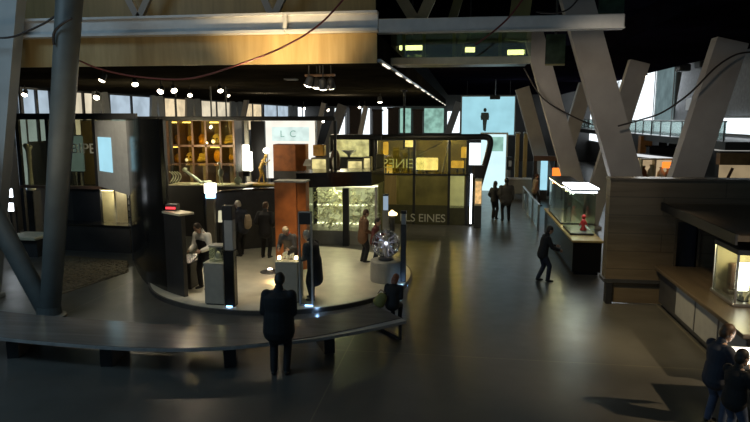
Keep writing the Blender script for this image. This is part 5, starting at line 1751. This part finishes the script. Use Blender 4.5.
def remeshed(mb, name, vox, smooth=3):
    me = mb.mesh(name)
    o = bpy.data.objects.new('tmp', me)
    COL.objects.link(o)
    r = o.modifiers.new('r', 'REMESH')
    r.mode = 'VOXEL'
    r.voxel_size = vox
    if smooth:
        s_ = o.modifiers.new('s', 'SMOOTH')
        s_.factor = 0.5
        s_.iterations = smooth
    bpy.context.view_layer.update()
    out = bpy.data.meshes.new_from_object(o.evaluated_get(DG()))
    bpy.data.objects.remove(o)
    bpy.data.meshes.remove(me)
    out.name = name
    for p in out.polygons:
        p.use_smooth = True
    return out


def join_mb(me, mb):
    bm = bmesh.new()
    bm.from_mesh(me)
    m2 = mb.mesh('t', smooth=True)
    bm.from_mesh(m2)
    bm.to_mesh(me)
    bm.free()
    bpy.data.meshes.remove(m2)
    for p in me.polygons:
        p.use_smooth = True


def person(label, loc, rz, Ht=1.72, lean=4, head=(8, 0), hands=None, feet=None, hipz=0.90, hipy=0.0, top='black_cloth', bottom='black_cloth', hair='hair_dark', hairlen=0, coat=0.06, vest=None, vox=0.02, build=1.0, shoes='shoe', collar=None, child=False, group=None, sleeve=True, cat='person', name='person', lean_side=0, skin='skin', clothed=True, bulk=0.015):
    k = Ht / 1.72
    t = thing(name, label, cat, loc, group, rz)
    lr = R(lean)
    u = V((math.sin(R(lean_side)), math.sin(lr), math.cos(lr))).normalized()
    fwd = V((0, math.cos(lr), -math.sin(lr)))
    pel = V((0, hipy, hipz))
    hs = 1.18 if child else 1.0
    neckb = pel + u * 0.54
    shl = pel + u * 0.505
    X = V((1, 0, 0))
    sw = 0.175 * build
    hp = R(lean * 0.55 + head[0])
    hyaw = R(head[1])
    hu = V((0, math.sin(hp), math.cos(hp)))
    hf = V((-math.sin(hyaw) * math.cos(hp), math.cos(hyaw) * math.cos(hp), -math.sin(hp)))
    hx = hf.cross(hu).normalized()
    hu = hx.cross(hf).normalized()
    hm = Matrix((hx, hf, hu)).transposed()
    hc = neckb + u * 0.03 + hu * 0.145 * hs + hf * 0.025

    def hp_(x, y, z):
        return hc + hm @ (V((x, y, z)) * hs)
    feet = feet or [(-.10, 0.0, 0), (.10, 0.02, 0)]
    hands = hands or [(-.27, .06, hipz - .10), (.27, .06, hipz - .10)]
    body = MB()
    # torso
    tor = [(pel + V((0, 0, -.04)), .155 * build, .115 * build), (pel + u * .10, .15 * build, .11 * build), (pel + u * .20, .135 * build, .10 * build), (pel + u * .33, .16 * build, .112 * build), (pel + u * .44, .165 * build, .11 * build), (pel + u * .52, .11 * build, .075)]
    body.caps(tor, 16, X)
    body.caps([(neckb - u * .04, .062, .062), (hc - hu * .06 * hs, .054, .056)], 12, X)
    body.ell(hc + hm @ V((0, -.005, .015)) * hs, .076 * hs, .096 * hs, .112 * hs, 18, 12, hm)
    body.ell(hp_(0, .025, -.065), .056 * hs, .066 * hs, .055 * hs, 14, 9, hm)
    body.caps([(hp_(0, .088, .015), .010, .010), (hp_(0, .108, -.025), .016, .014)], 8)
    for s_ in (-1, 1):
        body.ell(hp_(s_ * .077, -.01, -.005), .012 * hs, .022 * hs, .034 * hs, 8, 6, hm)
    arms, legs = [], []
    tips = MB()
    for i, s_ in enumerate((-1, 1)):
        S = shl + X * s_ * sw - u * .04
        E_, Wr = ik(S, hands[i], .285, .25, V((s_ * .35, -.7, -.5)))
        arms.append((S, E_, Wr))
        body.caps([(S, .056 * build, .056 * build), (S.lerp(E_, .5), .047 * build, .047 * build), (E_, .039, .039)], 12)
        fd = (Wr - E_).normalized()
        body.caps([(E_, .039, .039), (E_.lerp(Wr, .35), .040, .040), (Wr, .026, .026)], 12)
        # hand: palm + fingers; palm faces inward
        inn = V((-s_, .15, -.1))
        pn = (inn - fd * inn.dot(fd)).normalized()
        sd = fd.cross(pn).normalized()
        if sd.y < 0:
            sd = -sd
        body.caps([(Wr + fd * .01, .026, .018), (Wr + fd * .05, .038, .016), (Wr + fd * .085, .038, .015)], 10, sd)
        for f, (L, off) in enumerate(((.068, .029), (.078, .010), (.072, -.010), (.056, -.028))):
            b0 = Wr + fd * .08 + sd * off
            d = fd.copy()
            pts = [(b0 - d * .02, .009, .009)]
            p = b0
            for j, (fr, cu) in enumerate(((.45, 22), (.3, 30), (.25, 22))):
                ax = d.cross(pn)
                d = (d * math.cos(R(cu)) + pn * math.sin(R(cu))).normalized()
                p = p + d * L * fr
                pts.append((p, .0085 - .0012 * j, .0085 - .0012 * j))
            tips.caps(pts, 6)
        d = (fd * .6 + sd * .75 + pn * .3).normalized()
        b0 = Wr + fd * .03 + sd * .022
        tips.caps([(b0, .012, .012), (b0 + d * .035, .0105, .0105), (b0 + d * .035 + (d * .5 + fd * .6 + pn * .4).normalized() * .028, .008, .008)], 6)
        Hj = pel + X * s_ * .088 * build + V((0, 0, -.03))
        An = V(feet[i]) + V((0, 0, .085))
        K_, An = ik(Hj, An, .41, .405, V((s_ * .12, 1, 0.05)))
        legs.append((Hj, K_, An))
        body.caps([(Hj, .085 * build, .09 * build), (Hj.lerp(K_, .5), .07 * build, .073 * build), (K_, .053, .055)], 12, X)
        body.caps([(K_, .053, .055), (K_.lerp(An, .35), .052, .055), (An, .036, .04)], 12, X)
        body.caps([(An + V((0, -.03, -.05)), .035, .03), (An + V((s_ * .015, .10, -.055)), .042, .026), (An + V((s_ * .02, .14, -.06)), .036, .02)], 10, X)
    mb_scale = Matrix.Scale(k, 4)
    me = remeshed(body, 'body', vox * (0.8 if clothed else .8), 2)
    join_mb(me, tips)
    me.transform(mb_scale)
    me.materials.append(M[skin])
    bo = link('body', me, t)
    # face details
    for s_ in (-1, 1):
        e = MB().ell(hp_(s_ * .031, .083, .012), .013, .010, .009, 8, 6, hm)
        m_ = e.mesh('eye', smooth=True)
        m_.transform(mb_scale)
        m_.materials.append(M['eye'])
        link('eye', m_, bo)
    m_ = MB().ell(hp_(0, .083, -.062), .024, .010, .007, 10, 6, hm).mesh('mouth', smooth=True)
    m_.transform(mb_scale)
    m_.materials.append(M['lip'])
    link('mouth', m_, bo)
    if not clothed:
        return t
    # hair
    h = MB().ell(hp_(0, -.022, .034), .088 * hs, .098 * hs, .105 * hs, 18, 12, hm)
    h.ell(hp_(0, -.05, -.01), .084 * hs, .066 * hs, .095 * hs, 16, 10, hm)
    if hairlen:
        h.caps([(hp_(0, -.05, 0), .09 * hs, .06 * hs), (hp_(0, -.06, -.09), .095 * hs, .05 * hs), (hp_(0, -.06, -.12 - hairlen), .08 * hs, .035 * hs)], 14, hx)
    m_ = remeshed(h, 'hair', vox * .8, 2)
    m_.transform(mb_scale)
    m_.materials.append(M[hair])
    link('hair', m_, t)
    # trousers
    g_ = .014
    tr = MB().caps([(pel + V((0, 0, -.05)), .158 * build + g_, .118 * build + g_), (pel + u * .09, .15 * build + g_, .112 * build + g_)], 16, X)
    for Hj, K_, An in legs:
        tr.caps([(Hj, .087 * build + g_, .092 * build + g_), (Hj.lerp(K_, .5), .074 * build + g_, .078 * build + g_), (K_, .058 + g_, .06 + g_)], 12, X)
        tr.caps([(K_, .058 + g_, .06 + g_), (K_.lerp(An, .4), .054 + g_, .058 + g_), (An + V((0, 0, .0)), .046 + g_, .052 + g_)], 12, X)
    m_ = remeshed(tr, 'trousers', vox, 2)
    m_.transform(mb_scale)
    m_.materials.append(M[bottom])
    link('trousers', m_, t)
    # shoes
    for i, s_ in enumerate((-1, 1)):
        An = legs[i][2]
        q = MB().caps([(An + V((0, -.035, -.04)), .042, .042), (An + V((s_ * .01, .06, -.052)), .047, .036), (An + V((s_ * .02, .145, -.058)), .042, .026)], 12, X)
        m_ = remeshed(q, 'shoe', min(vox, .014), 1)
        for v_ in m_.vertices:
            v_.co.z = max(v_.co.z, feet[i][2] + .001)
        m_.transform(mb_scale)
        m_.materials.append(M[shoes])
        link('shoe', m_, t)
    # jacket
    g_ = .022
    jk = MB()
    hem = V((0, 0, -1)) * coat
    g_ += bulk
    tj = [(pel + hem, .165 * build + g_, .125 * build + g_)] + [(p, a_ + g_, b_ + g_) for p, a_, b_ in tor[1:5]] + [(tor[5][0] + u * .01, .10, .085)]
    jk.caps(tj, 18, X)
    jk.caps([(arms[0][0] + V((.03, 0, 0)), .056 * build, .066 * build), (neckb - u * .035, .08, .085), (arms[1][0] + V((-.03, 0, 0)), .056 * build, .066 * build)], 12, u)
    for S, E_, Wr in arms:
        ss = .022
        jk.caps([(S, .062 * build + ss, .062 * build + ss), (S.lerp(E_, .5), .05 * build + ss, .05 * build + ss), (E_, .043 + ss, .043 + ss)], 12)
        if sleeve:
            jk.caps([(E_, .043 + ss, .043 + ss), (E_.lerp(Wr, .88), .032 + ss, .032 + ss)], 12)
    m_ = remeshed(jk, 'jacket', vox, 2)
    m_.transform(mb_scale)
    m_.materials.append(M[top])
    link('jacket' if top != 'white_cloth' else 'shirt', m_, t)
    cb = MB().caps([(neckb - u * .04, .092, .088), (neckb + u * .045, .074, .074)], 14, X)
    m_ = remeshed(cb, 'collar', vox * .8, 1)
    m_.transform(mb_scale)
    m_.materials.append(M[collar or top])
    link('collar', m_, t)
    if vest:
        vg = .042
        vv = MB().caps([(tor[0][0] + hem * .3, .155 * build + vg, .118 * build + vg)] + [(p, a_ * .96 + vg, b_ + vg) for p, a_, b_ in tor[1:4]] + [(tor[4][0], .115 + vg, .095 + vg), (tor[5][0], .075, .07)], 18, X)
        m_ = remeshed(vv, 'vest', vox, 2)
        m_.transform(mb_scale)
        m_.materials.append(M[vest])
        link('vest', m_, t)
    return t


def backpack(label, pt, mt, s_=1.0, up=.42):
    """worn on the back of the person pt"""
    mw = Matrix.Translation(pt.location) @ Matrix.Rotation(pt.rotation_euler.z, 4, 'Z')
    c = mw @ V((0, -.275 * s_, 1.16 * s_))
    t = thing('backpack', label, 'backpack', c, rz=pt.rotation_euler.z)
    q = MB().caps([((0, 0, -.17 * s_), .13 * s_, .075 * s_), ((0, -.01, .03 * s_), .145 * s_, .085 * s_), ((0, 0, .17 * s_), .11 * s_, .06 * s_)], 14, (1, 0, 0))
    o = q.build('bag', mt, t, True, local=True)
    MB().caps([((0, -.085 * s_, -.14 * s_), .09 * s_, .03 * s_), ((0, -.09 * s_, .02 * s_), .085 * s_, .028 * s_)], 12, (1, 0, 0)).build('pocket', mt, t, True, local=True)
    for k in (-1, 1):
        MB().tube([(k * .09 * s_, .05 * s_, -.18 * s_), (k * .13 * s_, .10 * s_, 0), (k * .10 * s_, .12 * s_, .22 * s_), (k * .07 * s_, .04 * s_, .22 * s_)], .016 * s_, 6).build('strap', 'charcoal', t, True, local=True)
    return t


# man in black in the foreground, seen from behind
L0 = fl(280, 374.5)
person('man in a black jacket seen from behind, standing in front of the curved bench', L0, R(4), 1.74, 6, (26, 4), [(-.16, .22, 1.04), (.16, .22, 1.02)], [(-.10, 0, 0), (.11, .02, 0)], top='black_cloth', bottom='black_cloth', hair='hair_dark', coat=.14, vox=.014, build=1.18, bulk=.055)
# white shirted visitor
q = fl(206, 288, .106)
person('person in a white shirt and black vest bending toward the left square pedestal', q, R(158), 1.72, 15, (32, 0), [(-.20, .30, 1.02), (.16, .34, 1.0)], [(-.11, 0, 0), (.11, .05, 0)], hipy=-.06, top='white_cloth', bottom='black_cloth', vest='black_cloth', hair='hair_dark', coat=.02, vox=.018, build=1.12, bulk=0)
# visitor with backpack
q = fl(243, 256, .106)
pb_ = person('visitor with pale hair and dark jacket wearing a pale backpack beside the rear wall', q, R(62), 1.72, 14, (14, 0), [(-.16, .3, 1.05), (.2, .28, 1.02)], [(-.11, 0, 0), (.10, .16, 0)], hipy=-.05, top='navy_cloth', bottom='black_cloth', hair='hair_white', vox=.02)
bp = backpack('pale cream backpack on the visitor with pale hair', pb_, 'tan_cloth', .95)
# dark visitor from behind near monolith
q = fl(266, 258, .106)
person('visitor in dark jacket seen from behind, standing left of the rusted monolith', q, R(-6), 1.70, 3, (12, -10), [(-.22, .14, 1.0), (.22, .16, 1.0)], None, top='black_cloth', bottom='black_cloth', hair='hair_brown', vox=.02, build=1.1, coat=.12)
# light haired visitor behind the middle pedestal
q = V((atY(290, 280, 15.1).x, 15.1, .106))
person('light haired visitor bending over the middle pedestal with the shells', q, R(176), 1.6, 28, (30, 10), [(-.14, .40, 1.02), (.16, .42, 1.02)], None, hipy=-.12, top='grey_cloth', bottom='black_cloth', hair='hair_light', vox=.018, collar='red')
# dark coat visitor behind the glass totem
q = fl(314, 300, .106)
person('grey haired visitor in a long dark coat behind the glass totem, facing the middle pedestal', q, R(70), 1.66, 14, (20, 0), [(-.2, .30, 1.0), (.2, .32, 1.0)], [(-.11, -.02, 0), (.10, .12, 0)], hipy=-.05, top='black_cloth', bottom='black_cloth', hair='hair_grey', coat=.38, vox=.018, build=1.12)
# woman and child by globe
q = fl(363, 262, .106)
person('visitor in a brown jacket and dark trousers watching the glass globe', q, R(-62), 1.56, 5, (14, 0), [(-.16, .22, .96), (.18, .22, .98)], [(-.08, 0, 0), (.09, .04, 0)], top='brown_cloth', bottom='black_cloth', hair='hair_brown', coat=.14, vox=.02, build=1.12)
q = fl(374, 264, .106)
person('child in a dark red jacket close to the glass globe beside the brown jacket visitor', q, R(-100), 1.32, 8, (12, 0), [(-.14, .34, 1.15), (.2, .3, 1.02)], None, top='maroon_cloth', bottom='navy_cloth', hair='hair_dark', vox=.02, child=True)
# seated child at the bench end
q = V((-1.62, 11.95, .45 - .415))
q = fl(392, 311, .45)
person('auburn haired child in dark coat sitting hunched on the right end of the curved bench', V((q.x - .03, q.y + .30, 0)), R(-12), 1.22, 20, (34, 0), [(-.14, .30, .86), (.14, .30, .86)], [(-.10, .42, .1), (.10, .42, .1)], hipz=.74, top='black_cloth', bottom='black_cloth', hair='hair_red', hairlen=.04, vox=.018, child=True, build=1.15)
c = fl(381, 309, .45)
t = thing('olive_bag', 'yellow olive bag lying on the curved bench beside the sitting child', 'bag', V((c.x, c.y + .1, .45)))
MB().caps([((c.x - .06, c.y + .1, .55), .13, .09), ((c.x + .02, c.y + .12, .68), .10, .07)], 14, (1, 0, 0)).build('sack', 'olive_cloth', t, True)
MB().tube([(c.x - .08, c.y + .08, .74), (c.x - .02, c.y + .1, .83), (c.x + .07, c.y + .12, .76)], .012, 6).build('strap', 'tan_cloth', t, True)
# couple in the aisle
q = fl(494, 219)
person('long haired visitor in black standing on the left of the couple in the aisle', q, R(-30), 1.62, 2, (4, -20), [(-.2, .12, .95), (.2, .14, .98)], [(-.07, 0, 0), (.07, .05, 0)], top='black_cloth', bottom='black_cloth', hair='hair_dark', hairlen=.12, vox=.024, build=.95)
q = fl(505.5, 221)
person('tall visitor in dark jacket standing on the right of the couple in the aisle', q, R(8), 1.80, 2, (2, 0), [(-.24, .06, .86), (.26, .06, .86)], [(-.12, 0, 0), (.13, 0.02, 0)], top='grey_cloth', bottom='black_cloth', hair='hair_dark', vox=.024, build=1.2, coat=.1)
# walker far
q = fl(534, 206)
person('distant visitor in a tan jacket walking beside the dark gateway', q, R(-75), 1.62, 6, (4, 0), [(-.2, .22, .92), (.22, -.12, .84)], [(-.09, -.2, .03), (.09, .25, 0)], hipz=.87, top='tan_cloth', bottom='black_cloth', hair='hair_brown', vox=.026, coat=.1)
# man walking in the aisle
q = fl(544, 281)
person('dark clothed person leaning forward toward the long display counter in the aisle', q, R(-78), 1.52, 13, (16, 0), [(-.12, .36, 1.05), (.2, .36, .98)], [(-.09, -.16, .0), (.09, .08, 0)], hipz=.88, hipy=-.08, top='black_cloth', bottom='navy_cloth', hair='hair_dark', vox=.018, coat=.06)
# children at the light table
q = fl(722, 428)
person('taller child with brown hair and dark jacket leaning on the glowing light table', fl(714, 424), R(-72), 1.44, 7, (26, -6), [(-.16, .42, 1.13), (.22, .34, 1.08)], [(-.1, -.05, 0), (.1, .06, 0)], hipy=-.06, top='navy_cloth', bottom='jean', hair='hair_brown', vox=.014, child=True, build=1.15, coat=.1)
person('shorter child in black with jeans in front of the taller child at the light table', fl(731, 446), R(-66), 1.29, 4, (14, -8), [(-.14, .36, 1.16), (.24, .34, 1.16)], [(-.09, 0, 0), (.1, .06, 0)], hipy=-.03, top='black_cloth', bottom='jean', hair='hair_dark', vox=.014, child=True, build=1.15)
# visitors beyond the rear wall
q = V((atY(248, 185, 26.9).x, 26.9, 0))
person('visitor in black beyond the low rear wall, left of the golden figure', q, R(20), 1.68, 3, (5, 0), None, None, top='black_cloth', bottom='black_cloth', hair='hair_dark', vox=.026)
q = V((atY(270, 180, 25.0).x - .1, 23.6, 0))
person('visitor in black beyond the low rear wall, right of the golden figure', q, R(-20), 1.86, 3, (5, 0), None, None, top='black_cloth', bottom='black_cloth', hair='hair_dark', vox=.026)
# golden articulated figure on its plinth
gq = atY(261, 183, 22.6)
tp = thing('tall_plinth', 'dark plinth with a pale tray carrying the golden figure', 'plinth', V((gq.x, 22.6, 0)))
MB().bbox(gq.x - .5, gq.x + .6, 22.3, 22.9, 0, gq.z - .08, .02).build('body', 'charcoal', tp)
MB().bbox(gq.x - .6, gq.x + .7, 22.25, 22.95, gq.z - .08, gq.z, .02).build('tray', 'gold', tp)
person('golden jointed figure with a white head stooping on the plinth beyond the rear wall', gq + V((0, 0, 0)), R(-60), 1.12, 24, (10, 0), [(-.3, .3, 1.05), (.30, .42, 1.3)], [(-.15, -.1, 0), (.15, .15, 0)], vox=.024, clothed=False, skin='gold', name='display_figure', cat='statue')
c = gq + V((.12, -.05, 1.13))
t = thing('white_head_glow', 'small white glowing ball standing for the white head of the golden figure', 'lamp', V((c.x + .12, 22.6, c.z)))
MB().ell((c.x + .12, 22.6, c.z + .1), .13, .1, .11).build('ball', 'lampwhite', t, True)  # white head of the figure made as a glowing ball
MB().cyl((c.x + .12, 22.72, gq.z), (c.x + .12, 22.72, c.z + .1), .02, None, 8).build('stem', 'steel', t)
# ================================================================== LIGHTING


def spotlamp(label, px, py, Y, target, power=0, hang=5.47, size=1.0, angle=55, col=(1, .82, .56), group='spotlights under the mezzanine'):
    size *= .78
    c = atY(px, py, Y)
    t = thing('spotlight', label, 'spotlight', c, group)
    d = (V(target) - c).normalized()
    s_ = size
    MB().cyl((c.x, c.y, c.z + .02), (c.x, c.y, max(hang, c.z + .1)), .018 * s_, None, 8).build('stem', 'black', t)
    can = MB().loft([(c - d * .16 * s_, .05 * s_, .05 * s_), (c - d * .12 * s_, .085 * s_, .085 * s_), (c + d * .04 * s_, .10 * s_, .10 * s_), (c + d * .09 * s_, .115 * s_, .115 * s_)], 16)
    can.build('can', 'charcoal', t, True)
    MB().loft([(c + d * .088 * s_, .105 * s_, .105 * s_), (c + d * .115 * s_, .085 * s_, .085 * s_), (c + d * .135 * s_, .03 * s_, .03 * s_)], 16).build('lens', 'lens', t, True)
    if power:
        spot_light('spot_beam', c + d * .2 * s_, target, power, col, angle, .6, .10)
    return t


PF = V((-4.8, 15.2, 0.1))
spotlamp('white spotlight under the mezzanine just right of the V column', 103, 78, 14.6, (-10.8, 12.8, 0), 0)
spotlamp('glowing spotlight right of the V column, lower and farther', 97, 96, 24.0, (-13.5, 18, 0), 0, size=1.5)
spotlamp('white spotlight second along the front of the mezzanine', 135, 82.5, 15.8, (-6.6, 12.1, 0), 420, angle=36)
spotlamp('slanted spotlight of the left pair over the curved partition', 161, 90, 19.0, (-9.0, 13, 0), 0, size=1.2)
spotlamp('round spotlight of the left pair over the curved partition', 173.5, 89, 19.2, (-5.5, 15, 0.1), 120, size=1.2)
spotlamp('small spotlight right of the left pair', 190, 94, 21.5, (-8, 17, 0), 0)
spotlamp('round spotlight hanging alone over the golden specimen case', 220, 89, 19.6, (-5.5, 16.5, 0), 150, size=1.1, angle=50)
spotlamp('small bright spotlight at the far left below the mezzanine', 25, 93, 21.0, (-15, 17, 0), 0, size=1.2)
for k, (px, py, Y, tg, pw) in enumerate(((309, 82, 13.95, (-5.4, 14.6, 0.1), 150), (317, 84, 14.2, (-3.8, 14.4, 0.1), 150), (323, 85, 13.8, (-3.4, 15.4, .1), 120), (331, 84, 14.0, (-3.4, 17.2, 0), 150))):
    spotlamp('bright spotlight in the cluster of four under the mezzanine, ' + ('leftmost', 'second from the left', 'third from the left', 'rightmost')[k], px, py, Y, tg, pw, size=1.15, angle=44)
a = atY(320, 78, 14.0)
t = thing('lighting_bar', 'dark lighting bar carrying the cluster of four spotlights', 'bar', V((a.x, 14.0, a.z)))
MB().cyl((a.x - .35, 14.0, a.z + .06), (a.x + .35, 14.0, a.z + .06), .03, None, 8).build('bar', 'brownp', t)
MB().cyl((a.x, 14.0, a.z + .06), (a.x, 14.0, 5.47), .02, None, 8).build('stem', 'black', t)
spotlamp('small far spotlight over the bright far panes', 380, 100, 30.0, (-4, 30, 0), 0, size=1.4)
for k, (px, py, Y) in enumerate(((303.5, 108, 44), (327.5, 109.5, 46), (322.5, 120.5, 40), (359, 106.5, 44), (365, 108.5, 44), (228, 95, 24))):
    spotlamp('tiny distant spotlight far under the mezzanine, ' + ('left of the slim slanted pylon', 'right of the slim slanted pylon', 'low beside the dark rail', 'left of the two close together', 'right of the two close together', 'dim one past the single round spotlight')[k], px, py, Y, (-4, Y - 4, 0), 0, size=1.3 if k < 5 else .7)
t = thing('soffit_plate', 'thin pale plate flush under the dark mezzanine', 'plate', atY(291, 80, 18.5))
c = t.location
MB().bbox(c.x - .17, c.x + .17, 18.3, 18.7, 5.43, 5.47, .006).build('plate', 'grey', t)

# lights for platform, fascia, cases, aisle, foreground, with added unseen fills
spot_light('platform_wash', (-4.7, 16.5, 5.4), (-4.4, 16.5, 0), 210, (1, .88, .62), 74, .4, .15)
spot_light('fascia_wash', (JX - .5, 12.35, 4.8), (JX - .5, 13.35, 6.05), 210, (1, .76, .42), 95, 1.0, .06)
spot_light('fascia_wash', (JX + .5, 12.35, 4.8), (JX + .5, 13.35, 6.05), 210, (1, .76, .42), 95, 1.0, .06)
area_light('fascia_fill', (-7, 9.5, 3.4), (-7, 13.4, 5.9), 6, .6, 34, (1, .82, .55))
point_light('uplight_beam', fl(276, 276, .25) + V((0, 0, 0)), 12, (1, .66, .3), .05)
spot_light('monolith_spot', (-3.9, 13.9, 4.9), (-4.62, 16.4, 1.5), 420, (1, .66, .34), 19, .8, .08)
point_light('tank_light', (atY(340, 210, 21.2).x, 21.2, 1.9), 60, (.95, .9, .5), .03)
spot_light('tank_floor', (-2.9, 19.4, 3.6), (-3.2, 18.7, 0), 190, (1, .92, .6), 85, .7, .15)
point_light('vitrine_light', (5.1, 12.0, 1.8), 26, (1, .82, .4), .1)
point_light('counter_case_light', (3.4, 18.8, 2.0), 10, (.95, .95, .85), .1)
point_light('counter_case_light', (3.4, 21.4, 1.95), 22, (1, .82, .4), .1)
area_light('table_glow', (4.75, 9.2, .9), (4.75, 9.2, 3), 1.1, .9, 16, (1, .93, .78))
point_light('niche_light', (atY(111, 205, 19.4).x, 19.75, 1.75), 40, (1, .92, .55), .03)
spot_light('bipedes_front_fill', (-11.0, 14.6, 5.2), (-10.3, 18.3, 3.1), 460, (1, .9, .7), 58, .7, .1)  # added spot without fixture, brightens the grey board and lettering
point_light('bipedes_inner_fill', (-11.2, 19.9, 3.9), 110, (1, .85, .5), .03)  # added light without fixture, lifts the boards behind the glass
point_light('specimen_light', (atY(186, 150, 22.2).x, 22.3, 3.3), 70, (1, .74, .36), .03)
point_light('specimen_light', (atY(218, 150, 22.2).x, 22.3, 3.3), 70, (1, .74, .36), .03)
point_light('bone_case_light', (atY(205, 175, 21.6).x, 21.6, 2.75), 60, (1, .92, .75), .03)
point_light('eines_light', (-2.9, 27.0, 3.3), 120, (1, .85, .45), .03)
point_light('eines_light', (-.6, 27.0, 3.3), 120, (1, .85, .45), .03)
spot_light('eines_front', (-1.6, 21.5, 5.3), (-1.6, 25, 1.2), 320, (1, .86, .5), 70, .7, .2)
for (px, py, z) in ((402, 288, 0.0), (231, 311, .0), (318, 312, .0)):
    p = fl(px, py, z)
    point_light('blue_floor_glow', (p.x, p.y - .06, z + .11), 2.2, (.3, .55, 1.0), .03)
area_light('hall_daylight', (3.5, 40, 5.5), (2, 22, 0), 4, 2.0, 60, (.75, .92, 1.0))
area_light('gallery_daylight', (10.5, 40, 6.0), (3, 28, 2), 8, 2.5, 220, (.85, .93, 1.0))
spot_light('exhibit_flood', (8.8, 7.3, 5.7), (3.7, 10.1, 0), 1900, (1, .76, .46), 36, .7, .08)
spot_light('kiosk_flood', (1.2, 11.0, 6.3), (3.6, 12.9, 0), 1150, (1, .78, .42), 46, .9, .2)
area_light('left_cool_fill', (-12, 5, 9.8), (-10, 7.5, 0), 6, 3, 330, (.5, .78, 1.0))  # unseen cool light added for the left floor, bench and column
point_light('niche_light', (atY(129, 205, 20.0).x, 20.1, 2.0), 14, (1, .92, .7), .03)  # added to brighten the lattice screen, no lamp stands there
point_light('far_fill', (-6.5, 32, 4.9), 220, (1, .86, .6), .05)  # unseen lights added to brighten the pale far pylons
point_light('far_fill', (-9.5, 29, 5.0), 120, (1, .86, .6), .05)
spot_light('front_fill', (-7.2, 10.6, 6.6), (-5.2, 13.6, .8), 170, (1, .86, .62), 42, .6, .15)  # unseen spot added for the front faces of the pedestals
spot_light('shirt_fill', (-6.3, 13.4, 5.2), (-6.2, 14.3, 1.1), 150, (1, .9, .7), 34, .7, .1)  # added spot without fixture, brightens the white shirt
area_light('upper_wall_fill', (-6, 14.3, 9.2), (-6, 15.4, 7.0), 8, .3, 32, (1, .8, .45))  # unseen light added to lift the veneer wall above the beam
spot_light('aisle_flood', (6.5, 22.5, 6.3), (2.4, 16.5, 0), 260, (1, .80, .5), 60, .9, .4)
spot_light('gravel_spot', (-10.5, 17.0, 5.3), (-9.5, 14.6, 0), 120, (1, .85, .5), 60, .8, .2)
spot_light('pylon_wash', (2.2, 12.5, 6.0), (4.2, 17.6, 3.6), 200, (1, .86, .66), 80, .8, .3)
spot_light('pylon_wash', (0.5, 21.0, 6.3), (4.2, 25.0, 4.0), 200, (1, .88, .7), 80, .8, .3)

wd = bpy.data.worlds.new('world')
SC.world = wd
wd.use_nodes = True
bg = wd.node_tree.nodes['Background']
bg.inputs[0].default_value = (0.42, 0.66, 0.85, 1)
bg.inputs[1].default_value = 0.13

SC.view_settings.view_transform = 'Standard'
SC.view_settings.look = 'None'
SC.view_settings.exposure = 0.0
SC.view_settings.gamma = 1.0
SC.view_settings.use_curve_mapping = False
SC.cycles.max_bounces = 6
SC.cycles.transparent_max_bounces = 16
SC.cycles.caustics_reflective = False
SC.cycles.caustics_refractive = False
SC.cycles.sample_clamp_indirect = 4.0
